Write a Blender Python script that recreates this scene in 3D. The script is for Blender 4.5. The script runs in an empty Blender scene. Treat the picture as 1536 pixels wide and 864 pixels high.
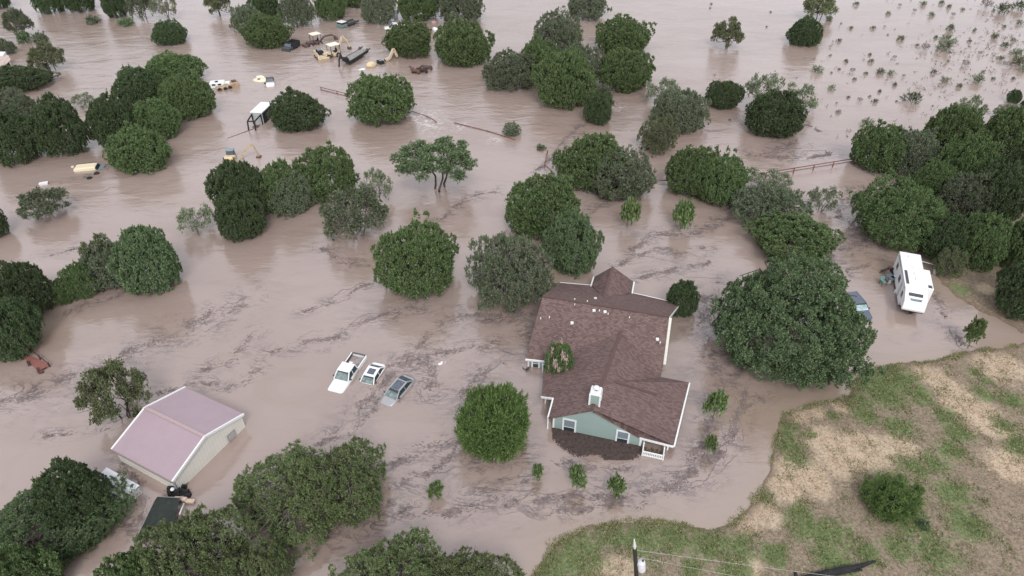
import bpy, bmesh, math, random
import numpy as np
from mathutils import Vector, Matrix
from math import radians, sin, cos, pi, hypot, atan2, degrees

# ---------------------------------------------------------------- camera, light, exposure
F_PX = 1010.0; PITCH = radians(37.4); CAM_H = 54.0
scene = bpy.context.scene
COL = scene.collection
cam_d = bpy.data.cameras.new('camera'); cam = bpy.data.objects.new('camera', cam_d); COL.objects.link(cam)
cam.location = (0, 0, CAM_H); cam.rotation_euler = (pi/2 - PITCH, 0, 0)
cam_d.sensor_fit = 'HORIZONTAL'; cam_d.sensor_width = 36.0; cam_d.lens = 36.0*F_PX/1536.0
cam_d.clip_start = 0.5; cam_d.clip_end = 6000
scene.camera = cam

SUN_EL, SUN_AZ = radians(46), radians(172)      # azimuth of the sun, from +Y clockwise
world = bpy.data.worlds.new('World'); scene.world = world; world.use_nodes = True
nt = world.node_tree; nt.nodes.clear()
out = nt.nodes.new('ShaderNodeOutputWorld'); bg = nt.nodes.new('ShaderNodeBackground')
sky = nt.nodes.new('ShaderNodeTexSky'); sky.sky_type = 'NISHITA'; sky.sun_disc = False
sky.sun_elevation = SUN_EL; sky.sun_rotation = SUN_AZ; sky.dust_density = 4.0; sky.air_density = 1.0
hs = nt.nodes.new('ShaderNodeHueSaturation'); hs.inputs['Saturation'].default_value = 0.18
tc = nt.nodes.new('ShaderNodeTexCoord'); cn = nt.nodes.new('ShaderNodeTexNoise')
cn.inputs['Scale'].default_value = 2.2; cn.inputs['Detail'].default_value = 6
rmp = nt.nodes.new('ShaderNodeMapRange'); rmp.inputs[1].default_value = .3; rmp.inputs[2].default_value = .7
rmp.inputs[3].default_value = .45; rmp.inputs[4].default_value = .85
mixc = nt.nodes.new('ShaderNodeMix'); mixc.data_type = 'RGBA'; mixc.inputs[7].default_value = (7.9, 8.1, 8.9, 1)
nt.links.new(tc.outputs['Generated'], cn.inputs['Vector']); nt.links.new(cn.outputs['Fac'], rmp.inputs[0])
nt.links.new(sky.outputs['Color'], hs.inputs['Color']); nt.links.new(rmp.outputs[0], mixc.inputs[0])
nt.links.new(hs.outputs['Color'], mixc.inputs[6]); nt.links.new(mixc.outputs[2], bg.inputs['Color'])
bg.inputs['Strength'].default_value = 0.15
nt.links.new(bg.outputs[0], out.inputs['Surface'])
sun_d = bpy.data.lights.new('sun', 'SUN'); sun_d.energy = 1.6; sun_d.angle = radians(18); sun_d.color = (1, .97, .93)
sun = bpy.data.objects.new('sun', sun_d); COL.objects.link(sun)
sdir = Vector((sin(SUN_AZ)*cos(SUN_EL), cos(SUN_AZ)*cos(SUN_EL), sin(SUN_EL)))
sun.rotation_euler = sdir.to_track_quat('Z', 'Y').to_euler()
vs = scene.view_settings; scene.display_settings.display_device = 'sRGB'
vs.view_transform = 'Standard'; vs.look = 'None'; vs.gamma = 1; vs.use_curve_mapping = False; vs.exposure = 0.0
scene.render.engine = 'CYCLES'
scene.render.resolution_x = 1024; scene.render.resolution_y = 576

# ---------------------------------------------------------------- helpers
def g(px, py, z=0.0):
    """ground point (at height z) seen in the survey photo at px,py"""
    u = (px-768)/F_PX; v = (432-py)/F_PX
    t = (CAM_H-z)/(sin(PITCH)-v*cos(PITCH))
    return Vector((u*t, (cos(PITCH)+v*sin(PITCH))*t, z))
def proj(P):
    x = P[..., 0]; y = P[..., 1]; z = P[..., 2]-CAM_H
    dep = y*cos(PITCH)-z*sin(PITCH); up = y*sin(PITCH)+z*cos(PITCH)
    return 768+F_PX*x/dep, 432-F_PX*up/dep
def L(*s): return g(*s)

MATS = {}
def mat(name, col, rough=.6, metal=0., var=.08, scale=6., bump=0., bscale=30., spec=.4, rnd=0., coords='Object'):
    if name in MATS: return MATS[name]
    m = bpy.data.materials.new(name); m.use_nodes = True; t = m.node_tree; p = t.nodes['Principled BSDF']
    p.inputs['Roughness'].default_value = rough; p.inputs['Metallic'].default_value = metal
    p.inputs['Specular IOR Level'].default_value = spec
    c = t.nodes.new('ShaderNodeTexCoord'); n = t.nodes.new('ShaderNodeTexNoise')
    n.inputs['Scale'].default_value = scale; n.inputs['Detail'].default_value = 5
    t.links.new(c.outputs[coords], n.inputs['Vector'])
    r = t.nodes.new('ShaderNodeMapRange'); r.inputs[1].default_value = .3; r.inputs[2].default_value = .7
    r.inputs[3].default_value = 1-var; r.inputs[4].default_value = 1+var
    t.links.new(n.outputs['Fac'], r.inputs[0])
    h = t.nodes.new('ShaderNodeHueSaturation'); h.inputs['Color'].default_value = (*col, 1)
    t.links.new(r.outputs[0], h.inputs['Value']); t.links.new(h.outputs[0], p.inputs['Base Color'])
    if bump:
        n2 = t.nodes.new('ShaderNodeTexNoise'); n2.inputs['Scale'].default_value = bscale; n2.inputs['Detail'].default_value = 4
        t.links.new(c.outputs[coords], n2.inputs['Vector'])
        b = t.nodes.new('ShaderNodeBump'); b.inputs['Strength'].default_value = bump; b.inputs['Distance'].default_value = .05
        t.links.new(n2.outputs['Fac'], b.inputs['Height']); t.links.new(b.outputs[0], p.inputs['Normal'])
    MATS[name] = m; return m

def tag(o, label=None, cat=None, group=None, kind=None):
    if label: o['label'] = label
    if cat: o['category'] = cat
    if group: o['group'] = group
    if kind: o['kind'] = kind
    return o
def empty(name, loc, rz=0, label=None, cat=None, group=None):
    o = bpy.data.objects.new(name, None); COL.objects.link(o); o.location = loc; o.rotation_euler = (0, 0, rz)
    o.empty_display_size = .5
    return tag(o, label, cat, group)
def link(name, me, parent=None):
    o = bpy.data.objects.new(name, me); COL.objects.link(o)
    if parent: o.parent = parent
    return o
def copy_tree(o, parent=None):
    c = o.copy(); COL.objects.link(c)
    if parent: c.parent = parent
    for ch in list(o.children): copy_tree(ch, c)
    return c

class MB:
    """collects shapes and links them as ONE mesh object"""
    def __init__(s): s.v = []; s.f = []; s.sm = []
    def add(s, vs, fs, smooth=False):
        b = len(s.v); s.v += [tuple(v) for v in vs]; s.f += [tuple(b+i for i in f) for f in fs]; s.sm += [smooth]*len(fs)
        return s
    def hexa(s, lo, hi):       # lo, hi: 4 points each, counter clockwise from above
        return s.add(list(lo)+list(hi), [(3, 2, 1, 0), (4, 5, 6, 7), (0, 1, 5, 4), (1, 2, 6, 5), (2, 3, 7, 6), (3, 0, 4, 7)])
    def box(s, x0, x1, y0, y1, z0, z1, bv=0.0):
        if x0 > x1: x0, x1 = x1, x0
        if y0 > y1: y0, y1 = y1, y0
        if bv > 0:
            lo = [(x0, y0), (x1, y0), (x1, y1), (x0, y1)]
            i = bv
            ring = lambda z, k: [(x0+k, y0+k, z), (x1-k, y0+k, z), (x1-k, y1-k, z), (x0+k, y1-k, z)]
            s.hexa(ring(z0, 0), ring(z1-i, 0)); return s.hexa(ring(z1-i, 0), ring(z1, i))
        return s.hexa([(x0, y0, z0), (x1, y0, z0), (x1, y1, z0), (x0, y1, z0)], [(x0, y0, z1), (x1, y0, z1), (x1, y1, z1), (x0, y1, z1)])
    def frust(s, x0, x1, y0, y1, z0, X0, X1, Y0, Y1, z1):
        return s.hexa([(x0, y0, z0), (x1, y0, z0), (x1, y1, z0), (x0, y1, z0)], [(X0, Y0, z1), (X1, Y0, z1), (X1, Y1, z1), (X0, Y1, z1)])
    def tube(s, a, b, r, r2=None, n=6, cap=True):
        a = Vector(a); b = Vector(b); r2 = r if r2 is None else r2
        d = (b-a).normalized(); u = d.orthogonal().normalized(); w = d.cross(u)
        vs = [a+(u*cos(2*pi*i/n)+w*sin(2*pi*i/n))*r for i in range(n)]+[b+(u*cos(2*pi*i/n)+w*sin(2*pi*i/n))*r2 for i in range(n)]
        s.add(vs, [(i, (i+1) % n, n+(i+1) % n, n+i) for i in range(n)], True)
        if cap:
            bb = len(s.v)-2*n; s.f += [tuple(bb+i for i in reversed(range(n))), tuple(bb+n+i for i in range(n))]; s.sm += [False, False]
        return s
    def bar(s, a, b, w, h):     # box beam from a to b, w horizontal width, h vertical
        a = Vector(a); b = Vector(b); d = (b-a).normalized(); up = Vector((0, 0, 1))
        if abs(d.z) > .95: up = Vector((0, 1, 0))
        u = d.cross(up).normalized()*w/2; w2 = u.cross(d).normalized()*h/2
        lo = [a-u-w2, b-u-w2, b+u-w2, a+u-w2]; hi = [a-u+w2, b-u+w2, b+u+w2, a+u+w2]
        return s.hexa(lo, hi)
    def prism(s, prof, y0, y1, inset=0.0):  # prof: (x,z) polygon extruded along y
        n = len(prof)
        vs = [(x, y0, z) for x, z in prof]+[(x, y1, z) for x, z in prof]
        return s.add(vs, [tuple(range(n)), tuple(reversed(range(n, 2*n)))]+[((i+1) % n, i, n+i, n+(i+1) % n) for i in range(n)])
    def lathe(s, c, prof, n=12, smooth=True, sx=1, sy=1):
        c = Vector(c); vs = []; m = len(prof)
        for i in range(n):
            a = 2*pi*i/n
            vs += [c+Vector((r*cos(a)*sx, r*sin(a)*sy, z)) for r, z in prof]
        fs = [(i*m+j, ((i+1) % n)*m+j, ((i+1) % n)*m+j+1, i*m+j+1) for i in range(n) for j in range(m-1)]
        return s.add(vs, fs, smooth)
    def ellipsoid(s, c, rx, ry, rz, n=12, m=7):
        return s.lathe(c, [(max(1e-3, sin(pi*j/m)), -cos(pi*j/m)*rz) for j in range(m+1)], n, True, rx, ry)
    def loft(s, secs, smooth=True, cap=True):   # secs: list of rings (same length)
        n = len(secs[0]); b = len(s.v); vs = [p for r in secs for p in r]
        fs = [(k*n+i, k*n+(i+1) % n, (k+1)*n+(i+1) % n, (k+1)*n+i) for k in range(len(secs)-1) for i in range(n)]
        s.add(vs, fs, smooth)
        if cap: s.f += [tuple(b+i for i in reversed(range(n))), tuple(b+(len(secs)-1)*n+i for i in range(n))]; s.sm += [False, False]
        return s
    def poly(s, pts, th=0.0, outd=None):  # slab: polygon with thickness straight down
        n = len(pts); pts = [Vector(p) for p in pts]
        if th == 0: return s.add(pts, [tuple(range(n))])
        lo = [p-Vector((0, 0, th)) for p in pts]
        return s.add(pts+lo, [tuple(range(n)), tuple(reversed(range(n, 2*n)))]+[((i+1) % n, i, n+i, n+(i+1) % n) for i in range(n)])
    def mesh(s, name, m=None):
        me = bpy.data.meshes.new(name); me.from_pydata(s.v, [], s.f); me.update()
        me.polygons.foreach_set('use_smooth', s.sm)
        bm = bmesh.new(); bm.from_mesh(me); bmesh.ops.recalc_face_normals(bm, faces=bm.faces[:]); bm.to_mesh(me); bm.free()
        if m: me.materials.append(m)
        return me
    def build(s, name, m, parent=None): return link(name, s.mesh(name, m), parent)

def np_mesh(name, V, Fq, mats, attr=None, smooth=False):
    """fast mesh from numpy arrays; all faces have the same vertex count"""
    me = bpy.data.meshes.new(name); k = Fq.shape[1]; nf = len(Fq)
    me.vertices.add(len(V)); me.vertices.foreach_set('co', V.astype(np.float32).ravel())
    me.loops.add(nf*k); me.loops.foreach_set('vertex_index', Fq.astype(np.int32).ravel())
    me.polygons.add(nf); me.polygons.foreach_set('loop_start', np.arange(0, nf*k, k, dtype=np.int32))
    me.polygons.foreach_set('loop_total', np.full(nf, k, dtype=np.int32))
    if smooth: me.polygons.foreach_set('use_smooth', np.ones(nf, dtype=bool))
    me.update(calc_edges=True); me.validate()
    for m in (mats if isinstance(mats, (list, tuple)) else [mats]): me.materials.append(m)
    for nm, arr in (attr or {}).items():
        a = me.attributes.new(nm, 'FLOAT', 'POINT'); a.data.foreach_set('value', arr.astype(np.float32))
    return me

def seg_dist(X, Y, poly, closed=True):
    """distance to polyline and inside test"""
    d = np.full(X.shape, 1e9); inside = np.zeros(X.shape, bool); n = len(poly)
    for i in range(n if closed else n-1):
        ax, ay = poly[i][0], poly[i][1]; bx, by = poly[(i+1) % n][0], poly[(i+1) % n][1]
        ex, ey = bx-ax, by-ay; t = np.clip(((X-ax)*ex+(Y-ay)*ey)/(ex*ex+ey*ey+1e-9), 0, 1)
        d = np.minimum(d, np.hypot(X-ax-t*ex, Y-ay-t*ey))
        if closed:
            c = ((ay > Y) != (by > Y)) & (X < (bx-ax)*(Y-ay)/((by-ay) if by != ay else 1e-9)+ax)
            inside ^= c
    return d, inside
def vnoise(X, Y, s, seed=0):
    """cheap smooth noise in -1..1"""
    r = np.random.RandomState(seed); o = np.zeros_like(X)
    for k in range(6):
        a = r.uniform(0, 2*pi); f = r.uniform(.6, 1.7)/s; o = o+np.sin((X*cos(a)+Y*sin(a))*f*2+r.uniform(0, 6))*r.uniform(.5, 1)
    return o/3.0
# ---------------------------------------------------------------- ground sheet
LAND = [[(740, 1000), (795, 868), (832, 812), (880, 791), (940, 779), (1000, 782), (1060, 792), (1100, 786), (1132, 748), (1153, 706), (1163, 652),
         (1176, 619), (1215, 608), (1262, 597), (1282, 575), (1300, 551), (1342, 546), (1400, 541), (1452, 527), (1536, 516), (1700, 490), (2100, 460),
         (2300, 1100), (1400, 1300)],
        [(1396, 396), (1432, 444), (1462, 460), (1492, 476), (1530, 497), (1600, 512), (1800, 470), (1800, 330), (1560, 330), (1450, 345)],
        ]
LANDW = [[g(*p) for p in poly] for poly in LAND]
def land_d(X, Y):
    best = np.full(X.shape, -1e9)
    for k, p in enumerate(LANDW):
        d, i = seg_dist(X, Y, p); s = np.where(i, d, -d)
        if k: s = np.minimum(s, 2.2)*.8
        best = np.maximum(best, s)
    return best
def land_z(X, Y):
    d = land_d(X, Y)+.32*vnoise(X, Y, 2.6, 3)+.16*vnoise(X, Y, .7, 4)+.10*vnoise(X, Y, .35, 14)
    up = .22*(1-np.exp(-np.maximum(d, 0)/2.5))+.03*np.maximum(d, 0)+.05*vnoise(X, Y, 2.5, 5)*np.clip(d/2, 0, 1)+.02*vnoise(X, Y, .45, 6)*np.clip(d, 0, 1)
    dn = -.9*(1-np.exp(np.minimum(d, 0)/6))-.02*np.minimum(-d, 60)
    return np.where(d > 0, np.minimum(up, 3.5), dn)
def gz(px, py):          # land point seen at a pixel
    z = 0.
    for _ in range(6):
        p = g(px, py, z); z = float(land_z(np.array([p.x]), np.array([p.y]))[0])
    return g(px, py, z)
xs = np.unique(np.concatenate([[-4000, -2000, -1000, -500, -250, -120, -60, -30, -12, -4], np.arange(-2, 78, .42), np.arange(78, 150, 2.0), [170, 200, 260, 400, 700, 1200, 2200, 4000]]))
ys = np.unique(np.concatenate([[-4000, -1500, -500, -200, -80, -30, 0, 10, 16], np.arange(20, 86, .42), np.arange(86, 240, 2.5), [260, 300, 400, 600, 1000, 2000, 4000]]))
GX, GY = np.meshgrid(xs, ys); GZ = land_z(GX, GY)
nx, ny = len(xs), len(ys); idx = np.arange(nx*ny).reshape(ny, nx)
FQ = np.stack([idx[:-1, :-1], idx[:-1, 1:], idx[1:, 1:], idx[1:, :-1]], -1).reshape(-1, 4)
def blobs(lst):
    o = np.zeros_like(GX)
    for px, py, r in lst:
        c = g(px, py, .5); o = np.maximum(o, np.exp(-((GX-c.x)**2+(GY-c.y)**2)/(r*r)))
    return o
GREEN = [(830, 845, 2.6), (870, 830, 3.2), (920, 800, 2), (960, 805, 2.6), (1010, 800, 2.4), (1060, 810, 2.4), (1110, 815, 1.8), (1180, 640, 1.6), (1185, 665, 1.7),
         (1195, 685, 1.3), (1310, 570, 3.0), (1345, 565, 3.0), (1330, 590, 2.6), (1290, 600, 2), (1380, 590, 2), (1420, 625, 1.8), (1436, 650, 1.7), (1425, 675, 1.6), (1400, 695, 1.6),
         (1370, 700, 1.8), (1335, 725, 2.2), (1350, 760, 2.6), (1370, 790, 2), (1210, 790, 2.0), (1245, 800, 2.2), (1200, 770, 1.7), (1250, 835, 2), (1350, 820, 1.8), (1150, 740, 1.0),
         (1300, 830, 1.4), (1100, 850, 2), (1160, 830, 1.6), (1505, 640, 1.6), (1530, 670, 2), (1475, 590, 1.4), (1520, 600, 1.6), (1040, 850, 1.2), (1430, 740, 2.0), (1450, 790, 2.2), (1400, 830, 2.4), (1462, 555, 1),
         (1300, 620, 1.6), (1350, 640, 2), (1480, 570, 1), (1530, 15, 6), (1500, 5, 6), (1525, 90, 5), (1545, 95, 6), (1420, 400, 2), (1440, 430, 2), (1250, 620, .9), (1215, 650, .8)]
STRAW = [(1215, 715, 2.0), (1190, 700, 1.8), (1230, 730, 1.4), (1150, 770, 1.5), (1120, 785, 1.2), (1240, 660, 2.2), (1300, 675, 3), (1350, 670, 2), (1440, 600, 2.6), (1465, 620, 2.8), (1490, 640, 2),
         (1420, 580, 2), (1200, 620, 1.0), (1225, 612, 1.2), (1265, 605, 1.2), (1285, 600, .8), (1500, 545, 3), (1400, 560, 2), (1260, 690, 2.5), (1130, 850, 1), (930, 850, 1.5), (900, 860, 1.3), (1480, 430, 1.4), (1515, 700, 2.4), (1180, 730, 2)]
gr = blobs(GREEN); st = blobs(STRAW)
me = np_mesh('ground', np.stack([GX, GY, GZ], -1).reshape(-1, 3), FQ, [], {'green': gr.ravel(), 'straw': st.ravel(), 'wet': np.exp(-np.maximum(GZ, 0)/.06).ravel()}, True)

gm = bpy.data.materials.new('ground_soil'); gm.use_nodes = True; t = gm.node_tree; p = t.nodes['Principled BSDF']
N = lambda ty: t.nodes.new(ty)
def noise_n(t, scale, detail=6, vec=None, rough=.6, dist=0.):
    n = t.nodes.new('ShaderNodeTexNoise'); n.inputs['Scale'].default_value = scale; n.inputs['Detail'].default_value = detail
    n.inputs['Roughness'].default_value = rough; n.inputs['Distortion'].default_value = dist
    if vec: t.links.new(vec, n.inputs['Vector'])
    return n.outputs['Fac']
def rng(t, src, a, b, c=0., d=1.):
    n = t.nodes.new('ShaderNodeMapRange'); t.links.new(src, n.inputs[0])
    for i, v in enumerate((a, b, c, d)): n.inputs[i+1].default_value = v
    return n.outputs[0]
def mth(t, op, a, b=None):
    n = t.nodes.new('ShaderNodeMath'); n.operation = op
    for i, v in enumerate((a, b)):
        if v is None: continue
        if isinstance(v, (int, float)): n.inputs[i].default_value = v
        else: t.links.new(v, n.inputs[i])
    return n.outputs[0]
def mixcol(t, fac, a, b):
    n = t.nodes.new('ShaderNodeMix'); n.data_type = 'RGBA'
    if isinstance(fac, (int, float)): n.inputs[0].default_value = fac
    else: t.links.new(fac, n.inputs[0])
    for i, v in ((6, a), (7, b)):
        if isinstance(v, tuple): n.inputs[i].default_value = (*v, 1)
        else: t.links.new(v, n.inputs[i])
    return n.outputs[2]
def attr_n(t, name):
    n = t.nodes.new('ShaderNodeAttribute'); n.attribute_name = name; return n.outputs['Fac']
pos = N('ShaderNodeNewGeometry').outputs['Position']
fine = noise_n(t, 3.4, 9, pos, .88); mid = noise_n(t, 1.3, 9, pos, .78); big = noise_n(t, .18, 4, pos)
base = mixcol(t, rng(t, fine, .38, .62), (.13, .10, .07), (.40, .32, .24))
straw = mixcol(t, rng(t, fine, .3, .6), (.30, .23, .155), (.64, .51, .38))
grn = mixcol(t, rng(t, fine, .38, .66), (.075, .115, .04), (.27, .33, .15))
ms = rng(t, mth(t, 'ADD', attr_n(t, 'straw'), rng(t, mid, .3, .7, -.35, .3)), .25, .65)
mg = rng(t, mth(t, 'ADD', attr_n(t, 'green'), mth(t, 'ADD', rng(t, mid, .3, .7, -.65, .55), rng(t, big, .3, .7, -.12, .12))), .35, .75)
c = mixcol(t, ms, base, straw); c = mixcol(t, mth(t, 'MULTIPLY', mg, rng(t, fine, .3, .55, .45, 1.)), c, grn)
c = mixcol(t, mth(t, 'MULTIPLY', attr_n(t, 'wet'), rng(t, mid, .35, .6, .5, 1.)), c, (.165, .118, .085))
t.links.new(c, p.inputs['Base Color']); p.inputs['Roughness'].default_value = .95; p.inputs['Specular IOR Level'].default_value = .1
b = N('ShaderNodeBump'); b.inputs['Strength'].default_value = .9; b.inputs['Distance'].default_value = .12
t.links.new(fine, b.inputs['Height']); t.links.new(b.outputs[0], p.inputs['Normal'])
me.materials.append(gm)
tag(link('ground', me), kind='structure')

# ---------------------------------------------------------------- flood water sheet
w = bpy.data.materials.new('flood_water'); w.use_nodes = True; t = w.node_tree; p = t.nodes['Principled BSDF']
pos = t.nodes.new('ShaderNodeNewGeometry').outputs['Position']
mp = t.nodes.new('ShaderNodeMapping'); mp.inputs['Rotation'].default_value = (0, 0, radians(-32)); mp.inputs['Scale'].default_value = (.45, 1, 1)
t.links.new(pos, mp.inputs['Vector']); flow = mp.outputs[0]
big = noise_n(t, .035, 5, flow, .6, .8); md = noise_n(t, .16, 6, flow, .6, 1.2)
c = mixcol(t, rng(t, big, .35, .65), (.308, .233, .200), (.365, .285, .252))
c = mixcol(t, rng(t, md, .5, .75, 0, .6), c, (.265, .192, .152))
swirl = noise_n(t, .30, 9, flow, .66, 1.6); swirl2 = noise_n(t, .8, 7, flow, .7, 1.0)
thin = mth(t, 'SUBTRACT', 1.0, rng(t, mth(t, 'ABSOLUTE', mth(t, 'SUBTRACT', swirl, .5)), .006, .034))
thin = mth(t, 'MAXIMUM', thin, mth(t, 'MULTIPLY', .8, mth(t, 'SUBTRACT', 1.0, rng(t, mth(t, 'ABSOLUTE', mth(t, 'SUBTRACT', swirl2, .47)), .004, .032))))
thin = mth(t, 'MULTIPLY', thin, mth(t, 'MULTIPLY', attr_n(t, 'debris'), rng(t, noise_n(t, .35, 4, pos), .42, .54)))
film = attr_n(t, 'film')
film = mth(t, 'MULTIPLY', film, rng(t, noise_n(t, .7, 8, flow, .7, 1.5), .42, .6))
c = mixcol(t, mth(t, 'MULTIPLY', film, .55), c, (.185, .15, .15))
c = mixcol(t, mth(t, 'MULTIPLY', thin, .9), c, (.09, .068, .07))
sand = attr_n(t, 'shallow'); c = mixcol(t, mth(t, 'MULTIPLY', sand, .55), c, (.30, .23, .165))
foam = mth(t, 'MULTIPLY', attr_n(t, 'foam'), rng(t, noise_n(t, 1.5, 8, flow, .7, 1.5), .5, .62)); c = mixcol(t, foam, c, (.75, .72, .7))
t.links.new(c, p.inputs['Base Color']); p.inputs['IOR'].default_value = 1.58
p.inputs['Specular IOR Level'].default_value = 1.0
t.links.new(mth(t, 'ADD', .10, mth(t, 'MULTIPLY', film, .25)), p.inputs['Roughness'])
w1 = noise_n(t, .55, 5, flow, .55, .6); w2 = noise_n(t, 2.2, 4, flow, .6, .3); w3 = noise_n(t, .12, 3, flow, .5, .5)
hgt = mth(t, 'ADD', mth(t, 'MULTIPLY', w1, .55), mth(t, 'ADD', mth(t, 'MULTIPLY', w2, .16), mth(t, 'MULTIPLY', w3, 1.2)))
hgt = mth(t, 'MULTIPLY', hgt, mth(t, 'ADD', .35, mth(t, 'MULTIPLY', attr_n(t, 'rough'), .9)))
b = t.nodes.new('ShaderNodeBump'); b.inputs['Strength'].default_value = .8; b.inputs['Distance'].default_value = .3
t.links.new(hgt, b.inputs['Height']); t.links.new(b.outputs[0], p.inputs['Normal'])

STREAMS = [  # floating debris lines: width of the band (m), number of filaments, points
 (1.6, 9, [(-20, 605), (60, 592), (130, 565), (200, 530), (240, 510), (300, 490), (370, 450)]),
 (.6, 5, [(230, 590), (290, 575), (350, 578), (400, 545)]), (.5, 3, [(60, 655), (150, 640), (260, 590)]),
 (.7, 6, [(400, 530), (452, 521), (500, 515), (535, 486), (582, 478), (600, 462), (650, 462)]), (.5, 4, [(450, 470), (520, 440), (560, 425)]),
 (.9, 10, [(535, 616), (567, 582), (585, 545), (615, 535), (640, 513), (676, 486), (707, 475), (760, 475), (790, 470)]),
 (.8, 7, [(567, 590), (600, 555), (650, 535), (700, 520), (740, 515)]), (1.0, 7, [(620, 545), (640, 560), (636, 585), (655, 595), (650, 575)]),
 (.7, 6, [(473, 673), (500, 645), (525, 639), (545, 610), (570, 590)]), (.9, 8, [(583, 704), (650, 681), (700, 665)]),
 (.9, 8, [(595, 725), (634, 718), (655, 702), (700, 690), (740, 695), (790, 680)]), (.5, 5, [(720, 730), (760, 722), (800, 716)]),
 (.9, 12, [(592, 767), (660, 762), (690, 757), (725, 751), (800, 744), (847, 738), (860, 743), (904, 728), (956, 730), (1000, 720), (1050, 690), (1075, 660)]),
 (.8, 12, [(800, 772), (878, 760), (930, 748), (982, 743), (1034, 730), (1073, 704), (1100, 665), (1112, 640), (1120, 600), (1150, 592)]),
 (1.0, 9, [(490, 805), (540, 790), (560, 780), (600, 765)]), (.6, 5, [(1000, 712), (1030, 695), (1060, 650), (1068, 600)]),
 (1.0, 8, [(1035, 690), (1055, 650), (1062, 600), (1058, 560), (1070, 520)]), (1.0, 7, [(1045, 500), (1062, 470), (1060, 440)]),
 (.6, 6, [(868, 335), (890, 312), (930, 300), (960, 292)]), (.9, 8, [(945, 378), (985, 352), (1040, 345), (1070, 335), (1100, 318), (1130, 310)]),
 (.7, 7, [(955, 418), (975, 410), (1000, 413), (1020, 402), (1075, 400)]), (.7, 6, [(925, 400), (950, 390), (990, 378), (1030, 385), (1065, 372)]),
 (1.2, 8, [(1235, 412), (1262, 385), (1300, 360), (1330, 345)]), (1.2, 8, [(1230, 400), (1262, 365), (1290, 340), (1320, 330)]), (.8, 6, [(1265, 408), (1310, 398), (1345, 388)]), (1., 6, [(1255, 330), (1270, 300), (1300, 280)]),
 (.7, 6, [(1290, 345), (1315, 310), (1330, 280), (1333, 262)]), (.8, 5, [(1140, 235), (1165, 222), (1190, 212), (1170, 245)]), (.8, 5, [(860, 195), (880, 185), (905, 175), (930, 150)]),
 (1.0, 7, [(1120, 230), (1180, 240), (1250, 232)]), (.7, 5, [(800, 260), (830, 235), (870, 195)]), (.7, 5, [(640, 340), (700, 300), (750, 285)]),
 (.5, 4, [(100, 470), (150, 450), (200, 430)]), (.5, 4, [(70, 385), (110, 372), (135, 362)]), (.5, 4, [(100, 275), (150, 255), (165, 245)]),
 (.8, 6, [(480, 370), (520, 395), (560, 390)]), (.6, 4, [(700, 460), (730, 480), (780, 478)]), (1.0, 7, [(700, 640), (690, 600), (720, 560), (760, 540)]),
 (.9, 6, [(770, 470), (790, 490), (800, 520)]), (.6, 4, [(1400, 440), (1420, 480), (1440, 530)]), (.5, 3, [(1080, 420), (1060, 480), (1068, 540)]),
 (.6, 4, [(180, 690), (210, 760), (190, 800)]), (.6, 5, [(800, 705), (850, 700), (900, 705), (950, 712)]), (.8, 5, [(300, 560), (340, 540), (380, 500)]), (.6, 5, [(1130, 150), (1180, 170), (1230, 200)]),
 (.6, 4, [(1110, 600), (1100, 560), (1090, 520)]), (.5, 4, [(1380, 300), (1300, 255), (1280, 245)])]
FILMS = [(1030, 560, 2.2), (1045, 600, 2.6), (1050, 640, 2.4), (1040, 680, 1.6), (1065, 500, 2.2), (1075, 450, 2.4), (1085, 420, 2), (800, 600, 2.0), (795, 640, 2.0), (790, 560, 1.8), (760, 540, 3), (740, 560, 2),
         (1300, 350, 4), (1270, 370, 4), (1240, 395, 3), (1370, 500, 1.4), (1340, 508, 1.2), (1395, 485, 1.2), (1448, 465, 1.4), (700, 480, 3), (620, 690, 3), (660, 700, 3), (720, 755, 3), (560, 790, 3), (590, 590, 2),
         (680, 600, 3), (950, 735, 2.5), (1000, 725, 2.5), (1180, 215, 5), (1230, 225, 5), (960, 350, 3), (1020, 400, 3), (870, 300, 2.5), (560, 470, 4), (200, 545, 4), (100, 590, 4), (520, 640, 3), (930, 165, 4)]
SHALLOW = [(1140, 620, 3.5), (1180, 600, 3.0), (1230, 590, 2), (880, 480, 0.1), (760, 440, 3), (830, 412, 2), (1310, 395, 3), (1345, 490, 2), (1400, 430, 2), (560, 395, 3), (60, 500, 4)]
FOAM = [(635, 178, 3.4), (645, 190, 3), (620, 170, 2), (925, 160, 1.6), (690, 192, 1.6), (745, 205, 1.6), (640, 100, 1.2), (1530, 60, 1.2)]
xs2 = np.unique(np.concatenate([[-4000, -1500, -600, -300, -200], np.arange(-150, -60, 3.0), np.arange(-60, 70, .8), np.arange(70, 170, 3.0), [200, 300, 600, 1500, 4000]]))
ys2 = np.unique(np.concatenate([[-4000, -1000, -200, -50, 0, 15], np.arange(24, 110, .8), np.arange(110, 260, 3.0), [300, 400, 700, 1500, 4000]]))
WX, WY = np.meshgrid(xs2, ys2)
deb = np.zeros_like(WX); STW = []
for wd, nf, pts in STREAMS:
    ws = [g(*q) for q in pts]; STW.append((wd, nf, ws)); d, _ = seg_dist(WX, WY, ws, False); deb = np.maximum(deb, np.exp(-(d/(wd*2.0))**2))
def wblob(lst):
    o = np.zeros_like(WX)
    for px, py, r in lst:
        c0 = g(px, py); o = np.maximum(o, np.exp(-((WX-c0.x)**2+(WY-c0.y)**2)/(r*r)))
    return o
film_a = wblob(FILMS); rough_a = np.clip((WY-55)/70, .15, 1)*np.clip(1-(WX-40)/60, .35, 1)
shal = np.maximum(wblob(SHALLOW), np.exp(-np.abs(np.minimum(land_d(WX, WY), 0))/1.5)*.95)
nx, ny = len(xs2), len(ys2); idx = np.arange(nx*ny).reshape(ny, nx)
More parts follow.
